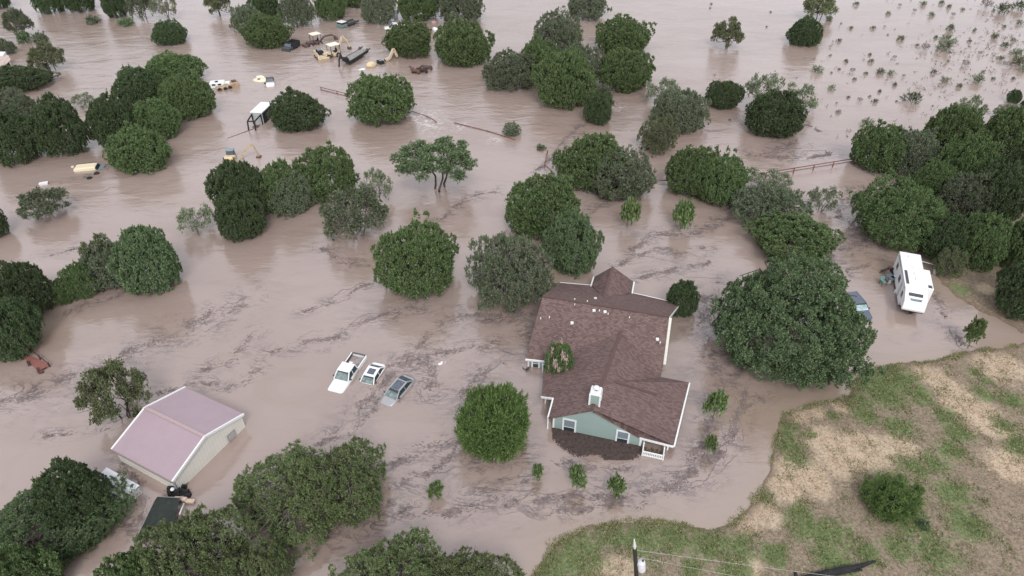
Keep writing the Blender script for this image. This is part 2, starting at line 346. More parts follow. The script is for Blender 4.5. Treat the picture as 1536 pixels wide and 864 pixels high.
FQ = np.stack([idx[:-1, :-1], idx[:-1, 1:], idx[1:, 1:], idx[1:, :-1]], -1).reshape(-1, 4)
wme = np_mesh('flood_water', np.stack([WX, WY, np.zeros_like(WX)], -1).reshape(-1, 3), FQ, [w],
              {'debris': deb.ravel(), 'film': film_a.ravel(), 'rough': rough_a.ravel(), 'shallow': shal.ravel(), 'foam': wblob(FOAM).ravel()}, True)
tag(link('flood_water', wme), kind='structure')

# floating twigs and scum: thin wandering filaments, a centimetre above the water
rs = np.random.RandomState(11); FV = []; FF = []
def smooth_path(ws, step=.16):
    P = [np.array((q.x, q.y)) for q in ws]; o = []
    for i in range(len(P)-1):
        n = max(2, int(np.linalg.norm(P[i+1]-P[i])/step))
        for k in range(n): o.append(P[i]+(P[i+1]-P[i])*k/n)
    o = np.array(o); ker = np.ones(21)/21
    if len(o) > 30:
        pad = np.pad(o, ((10, 10), (0, 0)), 'edge'); o = np.stack([np.convolve(pad[:, i], ker, 'valid') for i in (0, 1)], 1)
    return o
def wander(n, amp, corr):
    x = np.zeros(n); v = 0.; val = rs.randn()*amp*.6
    for i in range(n):
        v = v*.86+rs.randn()*corr; val += v-val*.02; x[i] = val
    return x*amp/max(amp, np.std(x)+1e-6) if np.std(x) > amp else x
def ribbon(path, wid):
    n = len(path)
    if n < 3: return
    d = np.gradient(path, axis=0); d /= (np.linalg.norm(d, axis=1, keepdims=True)+1e-9); nn = np.stack([-d[:, 1], d[:, 0]], 1)
    ww = (wid*(.35+.9*np.abs(np.sin(np.cumsum(rs.randn(n)*.5)))))[:, None]; ww[0] = ww[-1] = .01
    a = path+nn*ww*.5; b2 = path-nn*ww*.5; base_i = sum(len(q) for q in FV)
    z = .008+rs.rand()*.01
    FV.append(np.concatenate([np.c_[a, np.full(n, z)], np.c_[b2, np.full(n, z)]]))
    i = np.arange(n-1); FF.append(np.stack([i, i+1, n+i+1, n+i], 1)+base_i)
for wd, nf, ws in STW:
    path = smooth_path(ws); n = len(path)
    d = np.gradient(path, axis=0); d /= (np.linalg.norm(d, axis=1, keepdims=True)+1e-9); nn = np.stack([-d[:, 1], d[:, 0]], 1)
    far = max(1., ws[0].y/60.)
    for k in range(int(nf*.55)+1):
        a = rs.randint(0, max(1, int(n*.8))); b3 = min(n, a+rs.randint(15, 60)); q = path[a:b3]; m = len(q)
        if m < 8: continue
        off = wander(m, wd*.55, .035)+rs.randn()*wd*.45
        jit = np.stack([wander(m, .35, .06), wander(m, .35, .06)], 1)+rs.randn(m, 2)*.035
        pp = q+nn[a:b3]*off[:, None]+jit
        ribbon(pp, rs.uniform(.02, .07)*far)
        if rs.rand() < .8:
            s0 = rs.randint(0, m); ang = rs.uniform(0, 2*pi); L0 = rs.randint(6, 22); br = [pp[s0]]
            for _ in range(L0): ang += rs.randn()*.9; br.append(br[-1]+np.array((cos(ang), sin(ang)))*.11)
            ribbon(np.array(br), rs.uniform(.02, .07)*far)
for wd, nf, ws in STW:        # loose flecks of bark, leaves and straw gathered along the same current lines
    path = smooth_path(ws); m = int(len(path)*9*min(1.6, nf/6)); i = rs.randint(0, len(path), m); far = max(1., ws[0].y/70.)
    k0 = wander(len(path), wd*.5, .04); d = np.gradient(path, axis=0); d /= (np.linalg.norm(d, axis=1, keepdims=True)+1e-9); nn = np.stack([-d[:, 1], d[:, 0]], 1)
    C = path[i]+nn[i]*(k0[i]+rs.randn(m)*wd*.33)[:, None]+rs.randn(m, 2)*.08; keep = vnoise(C[:, 0], C[:, 1], .9, 21) > rs.uniform(-.5, .8, m); C = C[keep]; m = len(C)
    A = np.arctan2(d[i[keep], 1], d[i[keep], 0])+rs.randn(m)*.6; ln = rs.uniform(.04, .2, m)*far; w_ = rs.uniform(.012, .04, m)*far
    ux = np.c_[np.cos(A), np.sin(A)]*ln[:, None]; uy = np.c_[-np.sin(A), np.cos(A)]*w_[:, None]; zz = rs.uniform(.006, .03, m)[:, None]
    base_i = sum(len(q) for q in FV); FV.append(np.stack([np.hstack([C-ux-uy, zz]), np.hstack([C+ux-uy, zz]), np.hstack([C+ux+uy, zz]), np.hstack([C-ux+uy, zz])], 1).reshape(-1, 3)); FF.append(np.arange(4*m).reshape(-1, 4)+base_i)
m_deb = mat('debris_scum', (.185, .148, .142), .85, var=.4, scale=2, coords='Object', spec=.2)
dme = np_mesh('floating_debris', np.concatenate(FV), np.concatenate(FF), m_deb)
tag(link('floating_debris', dme), 'thin wandering lines of twigs and scum drifting on the brown flood water', 'debris', kind='stuff')
# mat of soaked bark against the house wall
mm = MB(); rr = random.Random(5)
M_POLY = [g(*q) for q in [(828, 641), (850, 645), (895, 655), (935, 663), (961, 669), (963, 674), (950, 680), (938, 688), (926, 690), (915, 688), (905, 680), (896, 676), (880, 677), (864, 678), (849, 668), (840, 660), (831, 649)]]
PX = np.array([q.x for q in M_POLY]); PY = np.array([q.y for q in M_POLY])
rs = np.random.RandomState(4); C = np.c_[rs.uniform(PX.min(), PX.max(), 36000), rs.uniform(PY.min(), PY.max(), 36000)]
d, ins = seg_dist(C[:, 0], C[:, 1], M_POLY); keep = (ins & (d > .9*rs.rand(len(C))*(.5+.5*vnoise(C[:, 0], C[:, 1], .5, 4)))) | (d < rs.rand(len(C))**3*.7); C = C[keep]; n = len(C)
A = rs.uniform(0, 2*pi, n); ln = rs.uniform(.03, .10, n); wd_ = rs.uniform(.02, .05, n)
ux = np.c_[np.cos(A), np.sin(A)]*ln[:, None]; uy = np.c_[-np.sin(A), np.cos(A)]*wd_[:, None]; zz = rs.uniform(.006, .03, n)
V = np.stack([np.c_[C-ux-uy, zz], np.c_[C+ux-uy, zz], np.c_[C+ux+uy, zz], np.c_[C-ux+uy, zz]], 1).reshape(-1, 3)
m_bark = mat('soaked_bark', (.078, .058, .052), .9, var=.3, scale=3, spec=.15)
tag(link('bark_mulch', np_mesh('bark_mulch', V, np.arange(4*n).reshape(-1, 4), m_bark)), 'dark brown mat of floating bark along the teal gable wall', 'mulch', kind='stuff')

# ---------------------------------------------------------------- grass on the dry ground
def blades(name, n, want, hmin, hmax, m, label, seed):
    rs = np.random.RandomState(seed); nn_ = n*(6 if want != 'shore' else 30); X = rs.uniform(0, 60, nn_); Y = rs.uniform(25, 62, nn_)
    u, v = proj(np.stack([X, Y, np.full_like(X, .5)], -1)); k = (u > -60) & (u < 1600) & (v < 960)
    X = X[k]; Y = Y[k]; d = land_d(X, Y); k = (d > .15) if want != 'shore' else (np.abs(d-.15) < .75); X = X[k]; Y = Y[k]; d = d[k]
    mk = np.zeros(len(X)) if want != 'shore' else 1.3*np.exp(-((d-.1)/.38)**2)-.5+.75*vnoise(X, Y, 1.6, 31)
    for px, py, r in (() if want == 'shore' else GREEN if want == 'green' else STRAW):
        c0 = g(px, py, .5); mk = np.maximum(mk, np.exp(-((X-c0.x)**2+(Y-c0.y)**2)/(r*r)))
    pr = np.clip(mk+.5*vnoise(X, Y, 1.1, 9)+.3*vnoise(X, Y, .4, 10)-.12, .03 if want != 'shore' else 0, 1); k = rs.rand(len(X)) < pr; X = X[k][:n]; Y = Y[k][:n]; Z = land_z(X, Y); n = len(X); Z = np.maximum(Z, -.03)
    A = rs.uniform(0, 2*pi, n); h = rs.uniform(hmin, hmax, n); wd = rs.uniform(.03, .07, n); le = rs.uniform(.0, .16, (n, 2))*rs.choice([-1, 1], (n, 2))
    dx = np.cos(A)*wd; dy = np.sin(A)*wd
    V = np.stack([np.c_[X-dx, Y-dy, Z-.02], np.c_[X+dx, Y+dy, Z-.02], np.c_[X+le[:, 0], Y+le[:, 1], Z+h]], 1).reshape(-1, 3)
    tag(link(name, np_mesh(name, V, np.arange(3*n).reshape(-1, 3), m)), label, 'grass', kind='stuff')
def leaf_mat(name, c1, c2, c3=None, nscale=1.2, rough=.7, trans=.0):
    m = bpy.data.materials.new(name); m.use_nodes = True; t = m.node_tree; p = t.nodes['Principled BSDF']
    geo = t.nodes.new('ShaderNodeNewGeometry'); oi = t.nodes.new('ShaderNodeObjectInfo')
    c = mixcol(t, geo.outputs['Random Per Island'], c1, c2)
    if c3:
        n = noise_n(t, nscale, 3, geo.outputs['Position'], .6); c = mixcol(t, rng(t, n, .5, .68, 0, .8), c, c3)
    h = t.nodes.new('ShaderNodeHueSaturation'); t.links.new(c, h.inputs['Color'])
    t.links.new(rng(t, oi.outputs['Random'], 0, 1, .82, 1.15), h.inputs['Value']); t.links.new(rng(t, oi.outputs['Random'], 0, 1, .49, .508), h.inputs['Hue'])
    t.links.new(h.outputs[0], p.inputs['Base Color']); p.inputs['Roughness'].default_value = rough; p.inputs['Specular IOR Level'].default_value = .25
    MATS[name] = m; return m
blades('green_grass', 42000, 'green', .06, .22, leaf_mat('green_grass', (.10, .15, .045), (.24, .28, .12)), 'short green grass in patches on the dry slope', 1)
blades('shore_grass', 30000, 'shore', .04, .2, leaf_mat('shore_grass', (.15, .16, .07), (.36, .33, .19)), 'half drowned grass fringe along the edge of the flood water', 7)
blades('dry_grass', 30000, 'straw', .05, .16, leaf_mat('dry_grass', (.30, .22, .14), (.62, .49, .34)), 'short straw coloured dead grass on the dry slope', 2)
# ---------------------------------------------------------------- trees
LM = {'J': leaf_mat('juniper_foliage', (.046, .084, .032), (.190, .268, .105), (.135, .155, .080)),
      'K': leaf_mat('dark_juniper_foliage', (.038, .066, .029), (.128, .182, .080), (.098, .108, .072)),
      'G': leaf_mat('grey_juniper_foliage', (.075, .100, .058), (.190, .230, .135), (.200, .195, .160)),
      'O': leaf_mat('oak_foliage', (.060, .105, .048), (.200, .280, .140), (.150, .190, .105)),
      'W': leaf_mat('pale_foliage', (.14, .18, .11), (.30, .34, .22), (.26, .26, .20)),
      'B': leaf_mat('olive_foliage', (.095, .12, .055), (.20, .23, .12), (.15, .13, .09)),
      'Y': leaf_mat('fresh_foliage', (.09, .14, .05), (.20, .27, .11)),
      'P': leaf_mat('olive_juniper_foliage', (.062, .092, .036), (.235, .295, .125), (.165, .165, .105)),
      'F': leaf_mat('willow_foliage', (.07, .12, .035), (.17, .25, .08)),
      'D': leaf_mat('dry_twigs', (.12, .10, .085), (.22, .19, .17)),
      'R': leaf_mat('pale_blossom', (.45, .32, .28), (.62, .50, .44))}
bark = mat('bark', (.085, .070, .058), .9, var=.3, scale=8, bump=.4)
greybark = mat('grey_bark', (.17, .15, .135), .9, var=.3, scale=8, bump=.4)

def unit(v): return v/(np.linalg.norm(v, axis=-1, keepdims=True)+1e-9)
def leaves(rs, P, Dr, nleaf, LL, LW, spread, upb=.35):
    n = len(P)*nleaf
    p = np.repeat(P, nleaf, 0)+rs.randn(n, 3)*LL*.28; d = np.repeat(Dr, nleaf, 0)
    d = unit(d+rs.randn(n, 3)*spread+np.array([0, 0, upb])); s = unit(np.cross(d, rs.randn(n, 3)))
    l = (LL*rs.uniform(.55, 1.35, n))[:, None]; w = (LW*rs.uniform(.6, 1.3, n))[:, None]
    return np.stack([p, p+d*l*.5+s*w, p+d*l, p+d*l*.5-s*w], 1).reshape(-1, 3)
def dome_dirs(rs, n, zlo=-.45):
    i = np.arange(n)+.5; z = 1-(1-zlo)*i/n; a = pi*(1+5**.5)*i+rs.uniform(0, 6)
    r = np.sqrt(np.maximum(0, 1-z*z)); return np.stack([r*np.cos(a), r*np.sin(a), z], -1)
def dense_crown(name, seed, m, nblob=60, ntuft=3300, nleaf=8, LL=.052, LW=.015, spread=.6, rb=(.10, .21), bumpy=.10, thin=0.0, spike=.05):
    rs = np.random.RandomState(seed); D = unit(dome_dirs(rs, nblob)+rs.randn(nblob, 3)*.10)
    R = rs.uniform(*rb, nblob)
    LD = unit(dome_dirs(rs, 13, -.2)+rs.randn(13, 3)*.25); la = np.arccos(np.clip(D@LD.T, -1, 1)); big_l = (rs.uniform(.10, .38, 13)*np.exp(-(la/.32)**2)).max(1)-.13
    ph = rs.uniform(0, 6, 3); lob = 1+rs.randn(nblob)*.035+bumpy*(np.sin(np.arctan2(D[:, 1], D[:, 0])*2+ph[0])*.5+np.sin(np.arctan2(D[:, 1], D[:, 0])*3+ph[1])*.6)+rs.randn(nblob)*.05+big_l
    sem = np.array([1., 1., .62]); C = D*(sem-R[:, None]*.62)*lob[:, None]; C[:, 2] = np.where(D[:, 2] < 0, D[:, 2]*.55, C[:, 2])+.38
    out = []
    for _ in range(3):
        k = rs.randint(0, nblob, ntuft*2); dd = unit(rs.randn(ntuft*2, 3)+D[k]*1.1+np.array([0, 0, .45]))
        P = C[k]+dd*R[k][:, None]*rs.uniform(.85, 1.05, (ntuft*2, 1))
        q = np.concatenate([np.min(np.sqrt(((p_**2).sum(1)[:, None]+(C**2).sum(1)[None]-2*p_@C.T).clip(0))/R[None], axis=1) for p_ in np.array_split(P, 12)]); ok = (q > .80) & (P[:, 2] > -.08)
        if thin: ok &= rs.rand(len(ok)) > thin*(vnoise(P[:, 0]+P[:, 2], P[:, 1]-P[:, 2], .22, seed) > .2)
        out.append((P[ok], dd[ok]))
        if sum(len(o[0]) for o in out) > ntuft: break
    P = np.concatenate([o[0] for o in out])[:ntuft]; dd = np.concatenate([o[1] for o in out])[:ntuft]
    V = [leaves(rs, P, dd, nleaf, LL, LW, spread)]
    ns = int(ntuft*spike); j = rs.randint(0, len(P), ns); Dz = unit(dd[j]+D[rs.randint(0, nblob, ns)]*0+np.array([0, 0, .5]))
    for st in (.3, .9, 1.5): V.append(leaves(rs, P[j]+Dz*LL*st, Dz, 6, LL*.9, LW, .45))
    ni = ntuft//4; k = rs.randint(0, nblob, ni); Pi = C[k]*np.array([.78, .78, .8])+rs.randn(ni, 3)*.05
    V.append(leaves(rs, Pi, D[k], 5, LL*1.7, LW*2.2, .8))
    V = np.concatenate(V); V[:, :2] /= np.percentile(np.hypot(V[:, 0], V[:, 1]), 96.0); V[:, 2] /= np.percentile(V[:, 2], 99.0)
    return np_mesh(name, V, np.arange(len(V)).reshape(-1, 4), m)
def limb(mb, a, b, r0, r1, rs, bend=.08, n=4):
    a = np.array(a, float); b = np.array(b, float); pts = [a+(b-a)*i/n+(rs.randn(3)*bend*np.linalg.norm(b-a)*(0 < i < n)) for i in range(n+1)]
    for i in range(n): mb.tube(pts[i], pts[i+1], r0+(r1-r0)*i/n, r0+(r1-r0)*(i+1)/n, 5, False)
    return pts
def open_crown(name, tname, seed, m, nblob=22, ntuft=900, nleaf=7, LL=.06, LW=.018, flat=.5, lo=.35, rb=(.13, .24), tm=None, tr=.035, stems=3, twig=True):
    """crown of loose clumps on limbs that show; returns crown mesh and trunk mesh"""
    rs = np.random.RandomState(seed); D = unit(dome_dirs(rs, nblob, -.15)+rs.randn(nblob, 3)*.15); R = rs.uniform(*rb, nblob)
    C = D*np.array([.80, .80, flat])*rs.uniform(.62, 1.02, (nblob, 1)); C[:, 2] += lo
    k = rs.randint(0, nblob, ntuft); dd = unit(rs.randn(ntuft, 3)+D[k]*.5+np.array([0, 0, .3]))
    P = C[k]+dd*(R[k][:, None]*rs.uniform(.25, 1.05, (ntuft, 1)))*np.array([1, 1, .75])
    V = leaves(rs, P, dd, nleaf, LL, LW, .8); cm = np_mesh(name, V, np.arange(len(V)).reshape(-1, 4), m)
    mb = MB(); forks = []
    for s in range(stems):
        a = rs.uniform(0, 2*pi); tip = np.array([cos(a)*.22, sin(a)*.22, lo*.75]); limb(mb, [cos(a)*.03, sin(a)*.03, -.35], tip, tr, tr*.6, rs, .06); forks.append(tip)
    for j in range(nblob):
        f = min(forks, key=lambda q: np.linalg.norm(q-C[j])); pts = limb(mb, f, C[j]-np.array([0, 0, R[j]*.2]), tr*.45, tr*.12, rs, .10, 3)
        if twig:
            for _ in range(3): limb(mb, pts[-2], C[j]+rs.randn(3)*R[j]*.6, tr*.14, tr*.05, rs, .1, 2)
    return cm, mb.mesh(tname, tm or bark)
def plain_trunk(name, seed, tm=None, nb=9):
    rs = np.random.RandomState(seed); mb = MB()
    for s in range(3):
        a = rs.uniform(0, 2*pi); p = limb(mb, [cos(a)*.04, sin(a)*.04, -.4], [cos(a)*.3, sin(a)*.3, .45], .045, .02, rs)
        for _ in range(nb): d_ = unit(np.array([cos(a)*.5+rs.randn(), sin(a)*.5+rs.randn(), abs(rs.randn())*.8+.25])); limb(mb, p[-2], d_*np.array([.95, .95, .6])*rs.uniform(.85, 1.02)+np.array([0, 0, .36]), .014, .004, rs, .09)
    return mb.mesh(name, tm or bark)
TR = [plain_trunk('trunk', 50+i) for i in range(3)]; TG = [plain_trunk('trunk', 60+i, greybark, 26) for i in range(3)]
CR = {}
for key, args in {
    'J': [dict(seed=s, nblob=340, rb=(.065, .12), ntuft=4200, LL=.044, LW=.0135) for s in (1, 2, 3, 12)], 'K': [dict(seed=s, nblob=340, rb=(.065, .12), ntuft=4200, LL=.044, LW=.0135) for s in (4, 5, 6, 13)],
    'G': [dict(seed=s, nblob=260, rb=(.06, .12), spread=.8, thin=.7, ntuft=3200, spike=.10, LL=.044, LW=.012) for s in (7, 8, 14)],
    'O': [dict(seed=s, nblob=360, rb=(.07, .12), spread=.8, LL=.042, LW=.015, nleaf=9, ntuft=4000) for s in (9, 10)],
    'B': [dict(seed=s, nblob=40, rb=(.14, .25), spread=.85, thin=.7, ntuft=1500) for s in (11,)]}.items():
    CR[key] = [(dense_crown('crown', m=LM[key], **a), (TG if key in 'GB' else TR)[i % 3]) for i, a in enumerate(args)]
CR['JL'] = [(dense_crown('crown', 21+i, LM['J'], nblob=640, ntuft=8500, nleaf=8, LL=.030, LW=.009, rb=(.042, .085), bumpy=.16, thin=.45), TR[i]) for i in range(2)]
CR['KL'] = [(dense_crown('crown', 24+i, LM['K'], nblob=640, ntuft=8500, nleaf=8, LL=.030, LW=.009, rb=(.042, .085), bumpy=.16, thin=.45), TR[i]) for i in range(2)]
CR['GL'] = [(dense_crown('crown', 27, LM['G'], nblob=420, ntuft=5200, nleaf=7, LL=.032, LW=.009, rb=(.042, .085), bumpy=.2, thin=.9, spike=.15), TG[0])]
CR['PL'] = [(dense_crown('crown', 33+i, LM['P'], nblob=460, ntuft=6200, nleaf=8, LL=.032, LW=.009, rb=(.045, .09), bumpy=.25, thin=.8, spike=.14), TG[i]) for i in range(3)]
CR['OL'] = [(dense_crown('crown', 31, LM['O'], nblob=800, ntuft=12500, nleaf=9, LL=.0235, LW=.0078, rb=(.038, .075), spread=.8, bumpy=.10), TR[0])]
CR['W'] = [open_crown('crown', 'trunk', 40+i, LM['W'], nblob=20, ntuft=620, tm=greybark, tr=.03) for i in range(3)]
CR['H'] = [open_crown('crown', 'trunk', 63+i, LM['G'], nblob=34, ntuft=1500, LL=.06, LW=.017, flat=.55, lo=.38, rb=(.14, .24), tm=greybark, tr=.035, stems=4) for i in range(2)]
CR['V'] = [open_crown('crown', 'trunk', 47+i, LM['O'], nblob=46, ntuft=2300, LL=.045, LW=.014, flat=.24, lo=.68, rb=(.10, .17), tm=bark, tr=.028, stems=3) for i in range(1)]
CR['E'] = [open_crown('crown', 'trunk', 55+i, LM['B'], nblob=38, ntuft=2200, LL=.05, LW=.015, flat=.6, lo=.38, tm=bark, tr=.03, rb=(.13, .22), stems=3) for i in range(2)]
CR['D'] = [open_crown('crown', 'trunk', 58, LM['D'], nblob=30, ntuft=500, LL=.06, LW=.008, tm=greybark, tr=.02)]
CR['S'] = [open_crown('crown', 'trunk', 70+i, LM['Y'], nblob=9, ntuft=150, nleaf=6, LL=.26, LW=.075, flat=.42, lo=.55, rb=(.25, .4), tm=bark, tr=.035, stems=1, twig=False) for i in range(3)]
CR['U'] = [(dense_crown('crown', 80+i, LM['G' if i else 'O'], nblob=10, ntuft=130, nleaf=6, LL=.22, LW=.06, rb=(.3, .5), spread=.9), TR[i]) for i in range(3)]
CR['X'] = [(dense_crown('crown', 100+i, LM['GWBWG'[i]], nblob=9, ntuft=34, nleaf=6, LL=.42, LW=.06, rb=(.2, .5), spread=1.1, bumpy=.5), TR[0]) for i in range(5)]
CR['C'] = [(dense_crown('crown', 90, LM['F'], nblob=60, ntuft=2200, nleaf=8, LL=.10, LW=.014, rb=(.14, .24), spread=.6, spike=.2), TR[0])]
CR['M'] = [(dense_crown('crown', 92, LM['J'], nblob=40, ntuft=1500, nleaf=8, LL=.085, LW=.022, rb=(.14, .28), spread=.8, bumpy=.25), TR[1])]
CR['N'] = [(dense_crown('crown', 94, LM['F'], nblob=46, ntuft=1800, nleaf=8, LL=.11, LW=.012, rb=(.12, .26), spread=1.0, bumpy=.45, thin=.6, spike=.3), TR[1])]

aa = np.linspace(0, 2*pi, 28, endpoint=False); zz = np.linspace(0, 1, 12); AA, ZZ = np.meshgrid(aa, zz)
SS = np.where(ZZ > .38, np.sqrt(np.maximum(0, 1-((ZZ-.38)/.62)**2)), 1-.3*((.38-ZZ)/.38)**2)
UNIT = np.stack([np.cos(AA)*SS, np.sin(AA)*SS, ZZ], -1).reshape(-1, 3)
def fit(x0, y0, x1, y1, z=0.0, hr=(.45, 2.0)):
    c = g((x0+x1)/2, y1-(y1-y0)*.3, z); X, Y = c.x, c.y; R = (x1-x0)/2*Y/F_PX; h = R
    for _ in range(40):
        u, v = proj(UNIT*np.array([R, R, h])+np.array([X, Y, z])); w = u.max()-u.min()
        k = w/(2*R); X += ((x0+x1)/2-(u.max()+u.min())/2)/k; R *= 1+.7*((x1-x0)/w-1)
        Y -= .6*(y1-v.max())/(k*.6); h += .6*(v.min()-y0)/(k*.8); h = min(max(h, hr[0]*R), hr[1]*R)
    return X, Y, R, h
TREES = []; ti = {}
NAMES = {'J': 'juniper_tree', 'K': 'juniper_tree', 'G': 'juniper_tree', 'O': 'oak_tree', 'B': 'oak_tree', 'JL': 'juniper_tree', 'KL': 'juniper_tree', 'GL': 'juniper_tree', 'PL': 'juniper_tree', 'OL': 'oak_tree', 'W': 'mesquite_tree',
         'V': 'mesquite_tree', 'E': 'oak_tree', 'H': 'juniper_tree', 'D': 'bare_shrub', 'S': 'sapling', 'U': 'shrub', 'X': 'shrub', 'C': 'bushy_tree', 'M': 'crape_myrtle', 'N': 'bushy_shrub'}
def tree(kind, x0, y0, x1, y1, label, cat='tree', group=None, z=0., hr=(.45, 2.0), yaw=None):
    X, Y, R, h = fit(x0, y0, x1, y1, z, hr); i = ti.get(kind, 0); ti[kind] = i+1
    cm, tmh = CR[kind][i % len(CR[kind])]; rr = random.Random(int(x0*7+y1*13))
    o = empty(NAMES[kind], (X, Y, z), rr.uniform(0, 6.28) if yaw is None else yaw, label, cat, group)
    o.scale = (R, R, h); link('crown', cm, o); link('trunk', tmh, o); return o
